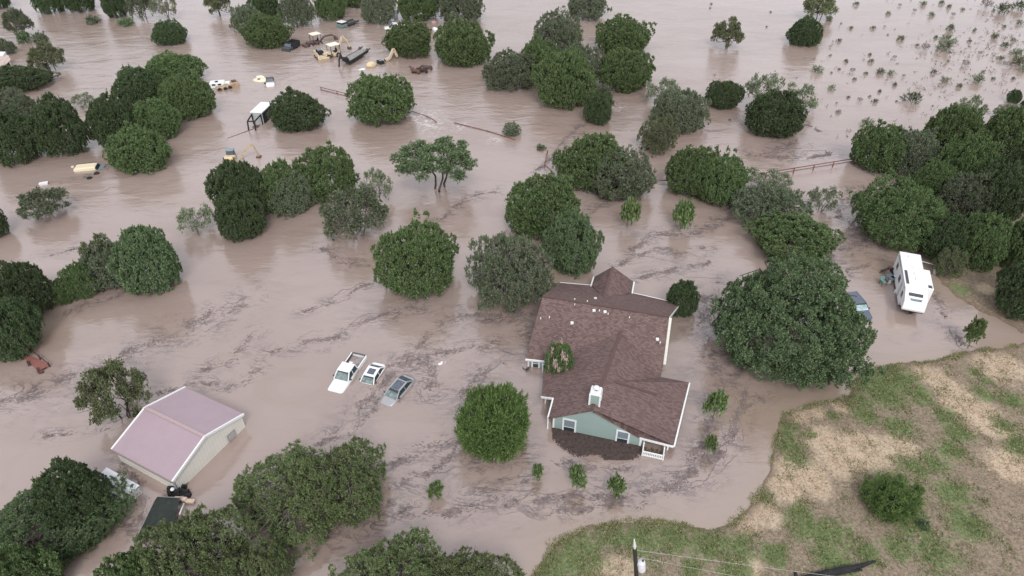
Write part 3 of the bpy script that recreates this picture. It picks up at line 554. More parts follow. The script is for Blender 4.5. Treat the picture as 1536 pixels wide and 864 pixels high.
ROW = [
 ('K', -32, -30, 16, 15, 'dark juniper filling the extreme upper left corner of the flood'),
 ('H', 0, 3, 56, 62, 'loose grey green tree just below the upper left corner'),
 ('G', -20, 58, 26, 84, 'low grey green bush at the left edge above the rusty roofed shed'),
 ('U', 22, 44, 48, 66, 'small dark bush under the loose grey tree near the upper left corner'),
 ('U', 46, 48, 74, 66, 'small pale bush second from left under the upper left trees'),
 ('E', 34, 64, 106, 112, 'thin crowned tree with bare leaning trunks right of the rusty roofed shed'),
 ('K', 44, -34, 98, 22, 'left half of the wide dark juniper clump on the top edge'),
 ('K', 84, -38, 146, 20, 'right half of the wide dark juniper clump on the top edge'),
 ('K', 147, -32, 196, 28, 'dark upright juniper on the top edge left of a pale tree'),
 ('H', 183, -24, 236, 32, 'grey mottled tree on the top edge left of a paler one'),
 ('W', 218, -20, 272, 34, 'pale loose tree on the top edge above the small round juniper'),
 ('U', 127, 22, 151, 37, 'small green bush alone in the water near the top edge'),
 ('U', 174, 26, 202, 40, 'small half drowned bush below the grey trees of the top edge'),
 ('K', 226, 31, 283, 69, 'small round juniper standing alone in the upper left water'),
 ('E', 303, -16, 352, 28, 'sparse bush with bare upright stems on the top edge'),
 ('G', 346, 8, 398, 50, 'grey green juniper behind the round juniper left of the dump truck'),
 ('K', 372, -24, 424, 38, 'dark juniper on the top edge behind the round one by the dump truck'),
 ('G', 418, -22, 473, 42, 'tall grey juniper on the top edge left of the cab roof parked in water'),
 ('J', 362, 23, 438, 74, 'round dark juniper left of the small black dump truck'),
 ('J', 470, -24, 520, 32, 'fresh green juniper on the top edge above the tan canopies'),
 ('J', 506, -26, 562, 12, 'low green juniper on the top edge right of the fresh green one'),
 ('G', 538, -14, 596, 38, 'grey round juniper beside the far white pickup'),
 ('J', 592, -24, 660, 33, 'green juniper on the top edge above the far white pickup'),
 ('G', 654, -30, 726, 37, 'grey green juniper on the top edge right of the white pickup'),
 ('J', 576, 33, 651, 88, 'neat round juniper between the pickup and the digger boom'),
 ('J', 650, 31, 736, 102, 'large round juniper right of the neat one by the digger boom'),
 ('J', 212, 80, 307, 132, 'back juniper of the clump left of the white work truck'),
 ('K', 167, 102, 248, 162, 'left juniper of the clump left of the white work truck'),
 ('J', 233, 113, 322, 183, 'right juniper of that clump, nearest the white work truck'),
 ('K', 127, 145, 213, 226, 'wide juniper at the left foot of the upper left clump'),
 ('J', 190, 148, 273, 215, 'middle juniper inside the upper left clump'),
 ('J', 156, 189, 256, 262, 'front juniper of the upper left clump above the yellow floating roof'),
 ('K', -34, 97, 78, 142, 'wide flat dark juniper in front of the rusty roofed shed'),
 ('G', -30, 134, 62, 192, 'grey brown juniper at the left edge below the wide flat one'),
 ('K', 38, 146, 137, 238, 'big dark juniper left of the upper left clump'),
 ('K', -36, 168, 66, 250, 'dark juniper at the left edge beside the big dark one'),
 ('W', 98, 136, 149, 164, 'pale low bush peeking out behind the big dark juniper'),
 ('J', 88, 396, 150, 452, 'low spreading bush between the left edge trees and the clump left of centre'),
 ('H', 14, 277, 115, 339, 'grey twiggy juniper alone in the water near the left edge'),
 ('K', -52, 284, 14, 364, 'dark juniper cut by the left edge beside the grey twiggy one'),
 ('K', -24, 372, 84, 484, 'big dark tree at the left edge in the middle of the height'),
 ('J', 72, 414, 117, 458, 'small bushy juniper joining the left edge tree to the next clump'),
 ('K', -46, 446, 66, 545, 'spreading dark tree at the left edge above the red trailer'),
 ('E', 112, 326, 196, 430, 'olive topped tree at the back of the clump left of centre'),
 ('G', 118, 360, 210, 440, 'grey green tree at the left of the clump left of centre'),
 ('O', 163, 330, 273, 446, 'rounded mid green tree at the front of the clump left of centre'),
 ('W', 258, 302, 328, 358, 'pale see through tree between two dark clumps'),
 ('K', 310, 243, 406, 336, 'dark juniper at the back of the long clump below the yellow excavator'),
 ('K', 318, 284, 402, 364, 'dark round juniper at the left front of the long clump'),
 ('J', 383, 240, 460, 322, 'green juniper in the middle of the long clump'),
 ('G', 400, 258, 470, 326, 'shaded grey juniper low in the middle of the long clump'),
 ('J', 440, 220, 538, 304, 'tall juniper at the right end of the long clump'),
 ('H', 476, 272, 592, 372, 'broad grey twiggy tree at the front right of the long clump'),
 ('W', 534, 250, 594, 312, 'pale feathery tree right behind the broad grey twiggy one'),
 ('K', 402, 136, 487, 200, 'round juniper covering the back of the white box trailer'),
 ('J', 522, 113, 622, 190, 'round juniper above the red pipe fence and white water'),
 ('J', 564, 332, 690, 452, 'big round tree standing alone left of the centre'),
 ('J', 756, 262, 874, 366, 'dark juniper behind the two trees above the house'),
 ('O', 814, 307, 902, 416, 'fresh green oak right above the house roof'),
 ('G', 701, 348, 830, 472, 'broad olive green tree beside the left end of the house roof'),
 ('J', 837, 200, 944, 290, 'left half of the broad juniper above the centre'),
 ('G', 880, 222, 986, 305, 'right grey half of the broad juniper above the centre'),
 ('J', 996, 222, 1090, 300, 'wide green juniper with stems showing, above the saplings'),
 ('J', 1040, 232, 1126, 312, 'right hand green juniper with a dark hollow, above the saplings'),
 ('B', 957, 174, 1016, 234, 'small olive brown tree on a single trunk in the upper middle water'),
 ('G', 974, 134, 1064, 203, 'grey green juniper behind the small olive brown tree'),
 ('W', 962, 112, 1034, 166, 'pale feathery tree at the back of the grey green juniper'),
 ('G', 846, -18, 913, 32, 'grey green juniper on the top edge at the centre'),
 ('G', 796, 17, 876, 84, 'back left juniper of the large upper middle clump'),
 ('J', 889, 26, 979, 86, 'back right juniper of the large upper middle clump'),
 ('G', 724, 78, 804, 138, 'leftmost juniper of the large upper middle clump'),
 ('J', 778, 60, 842, 124, 'second juniper from the left in the large upper middle clump'),
 ('G', 834, 66, 904, 134, 'brownish juniper in the heart of the large upper middle clump'),
 ('J', 804, 78, 894, 166, 'tallest front juniper of the large upper middle clump'),
 ('J', 892, 72, 980, 140, 'right front juniper of the large upper middle clump'),
 ('D', 868, 122, 928, 160, 'bare grey shrub at the foot of the large upper middle clump'),
 ('K', 874, 132, 922, 189, 'small dark juniper lowest of the large upper middle clump'),
 ('E', 1062, 29, 1121, 78, 'lone loose tree in the open water of the upper right'),
 ('K', 1057, 122, 1116, 165, 'small dark juniper left of the round one with pale trees behind'),
 ('W', 1112, 102, 1182, 170, 'pale tree behind the left of the round dark juniper'),
 ('W', 1160, 122, 1238, 178, 'pale tree behind the right of the round dark juniper'),
 ('K', 1113, 135, 1213, 209, 'round very dark juniper backed by pale trees'),
 ('E', 1198, -12, 1262, 36, 'loose tree on the top edge above the small dark juniper'),
 ('K', 1180, 26, 1237, 71, 'small dark juniper below the loose tree of the upper right'),
 ('W', 1106, 246, 1202, 304, 'pale loose tree at the back of the clump above the big oak'),
 ('G', 1099, 272, 1216, 352, 'grey green juniper in the middle of the clump above the big oak'),
 ('J', 1122, 316, 1262, 402, 'green juniper at the front of the clump above the big oak'),
 ('W', 1206, 274, 1268, 326, 'small pale tree leaning out right of the clump above the big oak'),
 ('J', 1276, 186, 1368, 262, 'light topped juniper where the red fence meets the right hand wood'),
 ('G', 1320, 196, 1416, 268, 'grey mottled juniper right of the fence end in the right hand wood'),
 ('W', 1426, 141, 1488, 188, 'dry pale tree at the top of the right hand wood'),
 ('W', 1486, 152, 1534, 184, 'smaller dry pale tree at the top right of the right hand wood'),
 ('J', 1378, 162, 1482, 252, 'juniper at the upper left of the right hand wood'),
 ('J', 1462, 160, 1580, 250, 'juniper at the upper right of the right hand wood'),
 ('J', 1396, 206, 1502, 300, 'juniper in the upper middle of the right hand wood'),
 ('K', 1484, 214, 1590, 310, 'dark juniper at the right edge in the middle of the wood'),
 ('JL', 1280, 270, 1424, 378, 'wide green juniper overhanging the water above the camper'),
 ('G', 1402, 256, 1508, 340, 'greyer juniper behind the wide one above the camper'),
 ('J', 1420, 300, 1520, 408, 'juniper right of the camper in the right hand wood'),
 ('K', 1380, 318, 1462, 398, 'dark juniper just behind the camper slide out'),
 ('J', 1496, 300, 1612, 420, 'juniper at the right edge lower in the wood'),
 ('K', 1486, 378, 1600, 486, 'lowest juniper of the wood at the right edge'),
 ('K', 1440, 236, 1552, 342, 'dark juniper in the hollow at the centre of the right hand wood'),
 ('J', 1366, 232, 1440, 312, 'juniper joining the left part of the wood to its middle'),
 ('B', 1398, 366, 1452, 420, 'small scrubby tree at the water edge right of the camper'),
 ('K', 1510, 130, 1534, 156, 'very small dark juniper near the right edge above the wood'),
 ('K', 1530, 148, 1552, 166, 'tiny dark juniper cut by the right edge above the wood'),
 ('OL', 1062, 380, 1320, 588, 'huge spreading oak right of the house'),
 ('K', 996, 417, 1051, 478, 'small dark tree at the back corner of the house'),
 ('C', 687, 578, 798, 690, 'bushy bright green tree left of the teal gable'),
 ('E', 108, 538, 236, 654, 'loose olive tree behind the pink roofed barn'),
 ('KL', -60, 706, 194, 900, 'large dark tree in the lower left corner'),
 ('K', 44, 690, 166, 800, 'dark tree leaning over the white shed roof'),
 ('J', -40, 780, 96, 940, 'green topped tree at the very bottom of the lower left corner'),
 ('J', 140, 806, 262, 940, 'small tree on the bottom edge right of the lower left corner'),
 ('PL', 340, 662, 530, 826, 'wide olive tree with grey limbs showing, left one of the bottom pair'),
 ('PL', 436, 656, 587, 800, 'round tree at the right of the bottom pair'),
 ('PL', 196, 756, 378, 930, 'broad green tree on the bottom edge below the dark canopy'),
 ('PL', 330, 775, 446, 930, 'green tree on the bottom edge left of the wide olive one with grey limbs'),
 ('PL', 502, 790, 690, 980, 'broad tree on the bottom edge below the bottom pair'),
 ('PL', 630, 812, 776, 960, 'lower tree on the bottom edge next to the grassy point'),
]
for r in ROW: tree(*r[:5], r[5], 'bush' if r[0] in 'UD' else 'tree', 'trees and bushes standing in the flood')
for x0, y0, x1, y1, lb in [
 (929, 306, 958, 348, 'yellow green sapling left of the pair standing above the house'), (1007, 308, 1041, 350, 'darker sapling right of the pair standing above the house'),
 (1056, 588, 1088, 634, 'slender sapling beside the right side of the house'), (1054, 648, 1076, 684, 'thin yellowing sapling near the porch corner'),
 (797, 698, 815, 724, 'faint thin sapling leftmost of three in front of the teal gable'), (851, 699, 878, 741, 'leaning leafy sapling, middle one in front of the teal gable'),
 (911, 718, 940, 752, 'low leafy sapling, right one in front of the teal gable'), (642, 724, 667, 752, 'single round green sapling left of the bushy green tree')]:
    tree('S', x0, y0, x1, y1, lb, 'sapling', 'saplings in the flood round the house', hr=(.8, 3))
tree('U', 752, 183, 782, 205, 'small grey green bush at the end of the long red fence rail', 'bush')
tree('U', 804, 216, 820, 226, 'tiny drowned bush above the bent red post', 'bush')
tree('S', 1440, 482, 1476, 524, 'shrubby sapling round a dark post on the flooded track', 'sapling', hr=(.8, 3))
q = gz(1335, 770); tree('N', 1290, 706, 1384, 786, 'round green bush growing on the dry grassy slope', 'bush', z=q.z, hr=(.4, 1.0))
q = gz(1388, 785); tree('U', 1374, 772, 1396, 796, 'little green bush right of the round one on the dry slope', 'bush', z=q.z, hr=(.4, 1.2))
cmy = tree('M', 818, 497, 862, 580, 'crape myrtle in bloom growing up against the inner corner of the house roof', 'tree', z=0., hr=(.6, 3.2))
rs = np.random.RandomState(6); P = unit(rs.randn(26, 3)+np.array([-.6, -.6, .5]))*np.array([.85, .85, .55])+np.array([0, 0, .42]); P = np.repeat(P, 14, 0)+rs.randn(26*14, 3)*.05
V = leaves(rs, P, unit(rs.randn(len(P), 3)), 3, .07, .03, .8); link('blossom', np_mesh('blossom', V, np.arange(len(V)).reshape(-1, 4), LM['R']), cmy).rotation_euler = (0, 0, -cmy.rotation_euler.z)
cm, tmh = CR['V'][0]; q = g(655, 281); o = empty('mesquite_tree', (q.x+.4, q.y, 0), .6, 'umbrella shaped open tree with forked bare trunks in the middle water', 'tree', 'trees and bushes standing in the flood')
o.scale = (7.9, 7.9, 7.2); link('crown', cm, o); link('trunk', tmh, o)

SCRUB = [(1285, 6, 10), (1333, 20, 9), (1372, 16, 9), (1386, 6, 12), (1397, 22, 12), (1413, 4, 12), (1424, 10, 10), (1430, 22, 10), (1445, 14, 7), (1277, 42, 8), (1262, 35, 4), (1310, 42, 10), (1327, 40, 6),
 (1426, 42, 17), (1419, 58, 20), (1352, 58, 14), (1332, 52, 4), (1388, 72, 20), (1376, 68, 8), (1404, 56, 9), (1420, 70, 34), (1493, 55, 14), (1245, 70, 5), (1246, 83, 5), (1259, 61, 10), (1269, 92, 9), (1226, 105, 22),
 (1279, 106, 12), (1259, 104, 6), (1247, 109, 5), (1305, 82, 8), (1307, 92, 11), (1342, 86, 9), (1299, 110, 8), (1321, 108, 16), (1337, 110, 14), (1343, 127, 11), (1356, 114, 8), (1401, 108, 12), (1417, 120, 16),
 (1440, 129, 12), (1467, 120, 24), (1449, 96, 18), (1502, 88, 14), (1282, 119, 8), (1248, 132, 14), (1273, 146, 7), (1290, 150, 12), (1305, 145, 6), (1313, 152, 12), (1370, 148, 32), (1258, 168, 10),
 (1255, 155, 6), (1345, 152, 5), (1302, 186, 24), (1320, 137, 9), (1508, 68, 14), (1470, 80, 10), (1521, 60, 10), (1150, 40, 4), (1067, 6, 5), (1065, 12, 4), (1072, 113, 5), (1156, 18, 4), (1475, 108, 9), (1490, 118, 8),
 (1530, 34, 12), (1480, 8, 26), (1505, 14, 30), (1530, 10, 26), (1525, 80, 22), (1530, 92, 26), (1512, 98, 18), (1536, 104, 18), (1520, 118, 9), (1455, 62, 8), (1462, 46, 8), (1350, 8, 8), (1507, 40, 8), (1095, 180, 6)]
def scrub_label(x, y, w):
    side = 'left' if x < 1290 else ('middle' if x < 1400 else 'right'); row = 'top' if y < 50 else ('upper' if y < 100 else 'lower')
    return f'{row} {side} scrub poking out of the shallow water in the upper right'
for i, (x, y, w_) in enumerate(SCRUB):
    k = 'D' if i % 5 == 2 else 'X'; h2 = w_*.42
    o = tree(k, x-w_/2, y-h2, x+w_/2, y+h2*.6, scrub_label(x, y, w_), 'scrub', scrub_label(x, y, w_)+' group', hr=(.3, 1.6)); o.name = 'scrub_bush'
# drowned twigs and grass heads of the shallow flat, too many to count
rs = np.random.RandomState(8); pts = []
for _ in range(3600):
    px = rs.uniform(1180, 1560); py = rs.uniform(-5, 240); q = g(px, py)
    den = .06+.9*np.exp(-((px-1500)/75)**2-((py-70)/40)**2)+.4*np.exp(-((px-1430)/60)**2-((py-110)/50)**2)
    den *= .4+.8*(vnoise(np.array([q.x]), np.array([q.y]), 4., 2)[0] > .1)
    if rs.rand() < den: pts.append(q)
P = np.array([tuple(q) for q in pts]); n = len(P); P = P+0.0; dd = unit(np.stack([rs.randn(n)*.9, rs.randn(n)*.9, rs.uniform(.1, .9, n)], -1))
V = leaves(rs, P, dd, 5, .55, .07, .7); V[:, 2] = np.maximum(V[:, 2], -.05)+.02
tag(link('drowned_twigs', np_mesh('drowned_twigs', V, np.arange(len(V)).reshape(-1, 4), LM['D'])), 'scattered drowned twigs and weed heads over the shallow flat', 'twigs', kind='stuff')
# ---------------------------------------------------------------- the teal house
shing = bpy.data.materials.new('shingles'); shing.use_nodes = True; t = shing.node_tree; p = t.nodes['Principled BSDF']
pos = t.nodes.new('ShaderNodeNewGeometry').outputs['Position']
mp = t.nodes.new('ShaderNodeMapping'); mp.inputs['Rotation'].default_value = (0, 0, radians(16)); t.links.new(pos, mp.inputs['Vector'])
br = t.nodes.new('ShaderNodeTexBrick'); t.links.new(mp.outputs[0], br.inputs['Vector'])
br.inputs['Scale'].default_value = 1; br.inputs['Brick Width'].default_value = .33; br.inputs['Row Height'].default_value = .16; br.inputs['Mortar Size'].default_value = .012
br.inputs['Color1'].default_value = (.100, .064, .058, 1); br.inputs['Color2'].default_value = (.222, .155, .143, 1); br.inputs['Mortar'].default_value = (.05, .038, .038, 1)
c = mixcol(t, rng(t, noise_n(t, 9, 4, pos), .35, .65, 0, .55), br.outputs['Color'], (.20, .135, .125))
c = mixcol(t, rng(t, noise_n(t, .35, 5, pos), .45, .7, 0, .35), c, (.12, .082, .078))
t.links.new(c, p.inputs['Base Color']); p.inputs['Roughness'].default_value = .9; p.inputs['Specular IOR Level'].default_value = .2
bb = t.nodes.new('ShaderNodeBump'); bb.inputs['Strength'].default_value = .5; bb.inputs['Distance'].default_value = .04; t.links.new(br.outputs['Fac'], bb.inputs['Height']); t.links.new(bb.outputs[0], p.inputs['Normal'])
def lined(name, c1, c2, period, ang, vert=False, rough=.5, bump=.6):
    m = bpy.data.materials.new(name); m.use_nodes = True; t = m.node_tree; p = t.nodes['Principled BSDF']
    pos = t.nodes.new('ShaderNodeNewGeometry').outputs['Position']; sx = t.nodes.new('ShaderNodeSeparateXYZ'); t.links.new(pos, sx.inputs[0])
    if vert: u = mth(t, 'ADD', mth(t, 'MULTIPLY', sx.outputs[0], cos(ang)), mth(t, 'MULTIPLY', sx.outputs[1], sin(ang)))
    else: u = sx.outputs[2]
    f = mth(t, 'FRACT', mth(t, 'DIVIDE', u, period)); line = rng(t, f, .0, .16)
    c = mixcol(t, line, c1, c2); c = mixcol(t, rng(t, noise_n(t, .7, 6, pos), .4, .7, 0, .30), c, tuple(v*.78 for v in c2))
    t.links.new(c, p.inputs['Base Color']); p.inputs['Roughness'].default_value = rough
    b = t.nodes.new('ShaderNodeBump'); b.inputs['Strength'].default_value = bump; b.inputs['Distance'].default_value = .03; t.links.new(f, b.inputs['Height']); t.links.new(b.outputs[0], p.inputs['Normal'])
    MATS[name] = m; return m
siding = lined('teal_siding', (.24, .315, .295), (.335, .435, .41), .2, 0)
white = mat('white_paint', (.78, .79, .79), .45, var=.05); cream = mat('cream_paint', (.62, .60, .54), .5, var=.08)
glass = mat('dark_glass', (.03, .045, .05), .08, var=.2, spec=.6); dark = mat('dark_gap', (.02, .02, .022), .8, var=.2)
winglass = mat('screened_glass', (.20, .25, .28), .25, var=.15, scale=10, spec=.6)
hm = empty('house', g(888, 640), 0, 'teal sided house with a brown shingle roof standing in flood water', 'house'); H0 = hm.location.copy()
def hl(pts): return [Vector(q)-H0 for q in pts]
R1 = g(814, 444, 5.5); R2 = g(1004, 475, 5.5); A = g(888, 614, 4.25); A2 = g(907, 565, 4.2); A3 = g(931, 498, 4.1)
E1 = g(788, 537.5, 1.35); V1 = g(820, 541, 1.35); W1 = g(815, 565, 1.35); W2 = g(812.5, 594, 1.35); W3 = g(831, 596.5, 2.1); W4 = g(823, 626, 1.8)
B = g(959.5, 655, 1.3); C = g(1010.5, 668, 1.2); D = g(1033.5, 573.5, 1.2); E = g(991, 565.5, 1.25); Mm = g(922, 573, 3.9); Nn = g(985, 592, 2.35)
Q1 = g(1019.5, 455.5, 1.5); Q2 = g(947, 439, 1.5); Q3 = g(887, 428, 1.5); Q4 = g(840, 424, 1.5)
S2 = g(995, 545, 1.9)
mb = MB(); TH = .2
for pl in ([R1, R2, A3, V1, E1], [R2, S2, E, A3], [A3, E, Mm], [A3, Mm, A2], [Mm, E, D, Nn], [Nn, D, C], [A, B, C, Nn], [A, Nn, Mm], [A, Mm, A2],
           [A, A2, A3, V1, W1, W3, W4], [W1, W2, W3], [R2, R1, Q4, Q3, Q2, Q1]):
    pl = hl(pl)
    for i in range(1, len(pl)-1): mb.poly([pl[0], pl[i], pl[i+1]], TH)
roof = mb.build('roof', shing, hm)
me = roof.data
mb = MB()
for a, b in ((R1, R2), (A, A2), (A2, A3), (Mm, Nn)): mb.bar(a-H0+Vector((0, 0, .03)), b-H0+Vector((0, 0, .03)), .3, .08)
T = g(919, 400, 4.3); L0 = g(888, 428, 1.9); L1 = g(892, 415, 1.55); P0 = g(947, 439, 1.9); P1 = g(950, 422, 1.55); K = g(905.5, 446, 3.4)
Bk1 = Vector((T.x, T.y+1.2, 1.6)); Bk2 = Vector((T.x+.4, T.y+1.1, 1.6))
mt = MB()
for tri in ([T, L0, K], [T, K, P0], [T, L1, L0], [T, P0, P1], [T, P1, Bk2], [T, Bk2, Bk1], [T, Bk1, L1]): mt.poly(hl(tri), .15)
mt.build('turret_roof', shing, hm)
mb.bar(T-H0, K-H0+Vector((0, 0, .04)), .26, .08)
ridgecap = mat('ridge_cap', (.11, .068, .06), .9, var=.2, scale=20); mb.build('ridge_cap', ridgecap, hm)
def gutter(pts, name='gutter', m=white, w=.17, h=.2, dz=-.13, off=.07):
    k = MB(); cen = (A2+R1+R2)/3
    for a, b in zip(pts[:-1], pts[1:]):
        d = (b-a).normalized(); nrm = Vector((d.y, -d.x, 0)).normalized()
        if nrm.dot((a+b)/2-cen) < 0: nrm = -nrm
        o = nrm*off+Vector((0, 0, dz))-H0; k.bar(a+o, b+o, w, h)
    return k.build(name, m, hm)
gutter([B, C, D, E]); gutter([E1, V1]); gutter([W2, W3, W4]); gutter([Q4, Q3]); gutter([Q2, Q1]); gutter([L0, L1], off=.12); gutter([P1, P0], off=.12)
gutter([R2, S2], 'barge_board', cream, .3, .26, -.16, .14); gutter([R2, Q1], 'barge_board', cream, .12, .2, -.14, .06); gutter([A+Vector((0, 0, -.02)), B], 'barge_board', shing, .1, .2, -.1, .03)
gutter([A, W4], 'barge_board', shing, .1, .2, -.1, .03)
# front gable wall
a0 = g(829, 641); b0 = g(961, 669); fd = (b0-a0).normalized(); fn = Vector((fd.y, -fd.x, 0))
def fw(s, z, o=0): return a0+fd*s+fn*o+Vector((0, 0, z))-H0
Lw = (b0-a0).length; apx = (A-a0).dot(fd)
mb = MB(); prof = [(0, -2.6), (Lw, -2.6), (Lw, 1.28), (apx, 4.02), (0, 1.72)]
vs = [fw(s, z) for s, z in prof]+[fw(s, z, -.2) for s, z in prof]; n = 5
mb.add(vs, [tuple(range(n)), tuple(reversed(range(n, 2*n)))]+[((i+1) % n, i, n+i, n+(i+1) % n) for i in range(n)]); mb.build('gable_wall', siding, hm)
mb = MB(); mb.hexa([fw(-.02, -2.6, -.1), fw(.16, -2.6, -.1), fw(.16, -2.6, .05), fw(-.02, -2.6, .05)], [fw(-.02, 1.75, -.1), fw(.16, 1.8, -.1), fw(.16, 1.8, .05), fw(-.02, 1.75, .05)])
mb.hexa([fw(Lw-.2, -2.6, -.1), fw(Lw+.02, -2.6, -.1), fw(Lw+.02, -2.6, .05), fw(Lw-.2, -2.6, .05)], [fw(Lw-.2, 1.3, -.1), fw(Lw+.02, 1.2, -.1), fw(Lw+.02, 1.2, .05), fw(Lw-.2, 1.3, .05)]); mb.build('corner_trim', white, hm)
def win(s0, s1, z0, z1, wallf, split=.55):
    f = MB()
    for (x0, x1, y0, y1) in ((s0, s0+.17, z0, z1), (s1-.17, s1, z0, z1), (s0+.17, s1-.17, z1-.16, z1)):
        f.hexa([wallf(x0, y0, .0), wallf(x1, y0, .0), wallf(x1, y0, .08), wallf(x0, y0, .08)], [wallf(x0, y1, .0), wallf(x1, y1, .0), wallf(x1, y1, .08), wallf(x0, y1, .08)])
    o = f.build('window', white, hm); zs = z0+(z1-z0)*(1-split)
    q = MB(); q.hexa([wallf(s0+.17, zs, .005), wallf(s1-.17, zs, .005), wallf(s1-.17, zs, .04), wallf(s0+.17, zs, .04)], [wallf(s0+.17, z1-.16, .005), wallf(s1-.17, z1-.16, .005), wallf(s1-.17, z1-.16, .04), wallf(s0+.17, z1-.16, .04)]); q.build('upper_pane', winglass, o)
    q = MB(); q.hexa([wallf(s0+.17, z0, .003), wallf(s1-.17, z0, .003), wallf(s1-.17, z0, .02), wallf(s0+.17, z0, .02)], [wallf(s0+.17, zs-.05, .003), wallf(s1-.17, zs-.05, .003), wallf(s1-.17, zs-.05, .02), wallf(s0+.17, zs-.05, .02)]); q.build('lower_pane', glass, o)
    q = MB(); q.hexa([wallf(s0+.17, zs-.05, .01), wallf(s1-.17, zs-.05, .01), wallf(s1-.17, zs-.05, .06), wallf(s0+.17, zs-.05, .06)], [wallf(s0+.17, zs, .01), wallf(s1-.17, zs, .01), wallf(s1-.17, zs, .06), wallf(s0+.17, zs, .06)]); q.build('sash_bar', white, o)
def s_at(px, py):
    q = g(px, py); return (q-a0).dot(fd)
win(s_at(843, 644), s_at(863.5, 648.5), -.3, 1.78, fw, .56); win(s_at(922.5, 661), s_at(943, 665), -.3, 1.72, fw, .56)
# side walls
def wall(p0, p1, z0, z1a, z1b, m=siding, th=.2, name='wall'):
    d = (p1-p0).normalized(); nn2 = Vector((d.y, -d.x, 0))*th; q = MB(); Z = Vector((0, 0, 1))
    p0 = Vector((p0.x, p0.y, 0))-H0; p1 = Vector((p1.x, p1.y, 0))-H0
    q.hexa([p0+Z*z0, p1+Z*z0, p1+nn2+Z*z0, p0+nn2+Z*z0], [p0+Z*z1a, p1+Z*z1b, p1+nn2+Z*z1b, p0+nn2+Z*z1a]); return q.build(name, m, hm)
IN = Vector((0, 0, 0)); bd = Vector((-fn.x, -fn.y, 0)); e1 = Vector((E1.x, E1.y, 0))+fd*.6+bd*.45; v1 = Vector((V1.x, V1.y, 0))+bd*.45+fd*.6
wall(a0+bd*.2, Vector((W2.x, W2.y, 0))+fd*1.4+bd*.1, -2.6, 1.7, 1.9); wall(Vector((W2.x, W2.y, 0))+fd*.9+bd*.2, v1, -2.6, 1.3, 1.3)
wall(e1, v1, -2.6, 1.35, 1.35)
r1 = Vector((R1.x, R1.y, 0))+fd*.6; wall(r1, e1, -2.6, 5.1, 1.35); q4 = Vector((Q4.x, Q4.y, 0))+fd*.3-bd*.5; wall(q4, r1, -2.6, 1.5, 5.1)
q1 = Vector((Q1.x, Q1.y, 0))-fd*.7-bd*.5; r2 = Vector((R2.x, R2.y, 0))-fd*.4; wall(q1, q4, -2.6, 1.4, 1.4); s2 = Vector((S2.x, S2.y, 0))-fd*.35-bd*.2
wall(r2, q1, -2.6, 5.1, 1.4); wall(s2, r2, -2.6, 1.7, 5.1)
ee = Vector((E.x, E.y, 0))-bd*.5-fd*.3; wall(ee, s2, -2.6, 1.2, 1.6); dd_ = Vector((D.x, D.y, 0))-bd*.5-fd*2.6; wall(b0+bd*.2, dd_, -2.6, 1.3, 1.3); wall(dd_, ee, -2.6, 1.1, 1.1)
# windows of the left front wall
ld = (v1-e1).normalized(); ln_ = Vector((ld.y, -ld.x, 0))
def lw(s, z, o=0): return e1+ld*s+ln_*(o+.0)+Vector((0, 0, z))-H0
win(.05, 1.0, -.3, 1.2, lambda s, z, o=0: lw(s, z, o+.2) if ln_.dot(bd) < 0 else lw(s, z, -o), .4)
win(1.25, 2.2, -.3, 1.2, lambda s, z, o=0: lw(s, z, o+.2) if ln_.dot(bd) < 0 else lw(s, z, -o), .4)
# posts and porch
def post(p, z1, w_=.16):
    q = MB(); q.box(p.x-H0.x-w_/2, p.x-H0.x+w_/2, p.y-H0.y-w_/2, p.y-H0.y+w_/2, -2.6, z1); q.build('porch_post', white, hm)
post(C-fd*.5+bd*.35, 1.1); post(D-fd*.4-bd*.4, 1.1); post((C+D)/2-fd*.4, 1.1); post(W2+fd*.35+bd*.35, 1.25, .14); post(W2+fd*.35+bd*1.5, 1.25, .14); post(W4+fd*.02+bd*.1+Vector((-.1, 0, 0)), 1.6, .12)
post(Vector((E1.x, E1.y, 0))+fd*.3+bd*.2, 1.25, .14); post(Vector((V1.x, V1.y, 0))-fd*.3-bd*.6, 1.25, .14)
# chimney
cc = g(892, 606, 3.9); cc = Vector((cc.x, cc.y, 0))+bd*.1
def cf(s, o, z): return cc+fd*s+bd*o+Vector((0, 0, z))-H0
mb = MB(); mb.hexa([cf(-.5, -.45, 2.9), cf(.5, -.45, 2.9), cf(.5, .45, 2.9), cf(-.5, .45, 2.9)], [cf(-.5, -.45, 5.6), cf(.5, -.45, 5.6), cf(.5, .45, 5.6), cf(-.5, .45, 5.6)]); ch = mb.build('chimney', siding, hm)
mb = MB()
for sx_, sy_ in ((-1, -1), (1, -1), (1, 1), (-1, 1)):
    x, y = .5*sx_, .45*sy_
    mb.hexa([cf(x-.09, y-.09, 2.9), cf(x+.09, y-.09, 2.9), cf(x+.09, y+.09, 2.9), cf(x-.09, y+.09, 2.9)], [cf(x-.09, y-.09, 5.55), cf(x+.09, y-.09, 5.55), cf(x+.09, y+.09, 5.55), cf(x-.09, y+.09, 5.55)])
mb.build('chimney_trim', white, ch)
mb = MB(); mb.hexa([cf(-.58, -.53, 5.5), cf(.58, -.53, 5.5), cf(.58, .53, 5.5), cf(-.58, .53, 5.5)], [cf(-.5, -.45, 5.85), cf(.5, -.45, 5.85), cf(.5, .45, 5.85), cf(-.5, .45, 5.85)]); mb.build('chimney_top', white, ch)
mb = MB(); mb.lathe(cf(0, 0, 0), [(.17, 5.8), (.17, 6.1)], 12); mb.build('flue', dark, ch)
mb = MB(); mb.lathe(cf(0, 0, 0), [(.30, 6.08), (.32, 6.15), (.2, 6.25), (.001, 6.3)], 14); mb.build('flue_cap', white, ch)
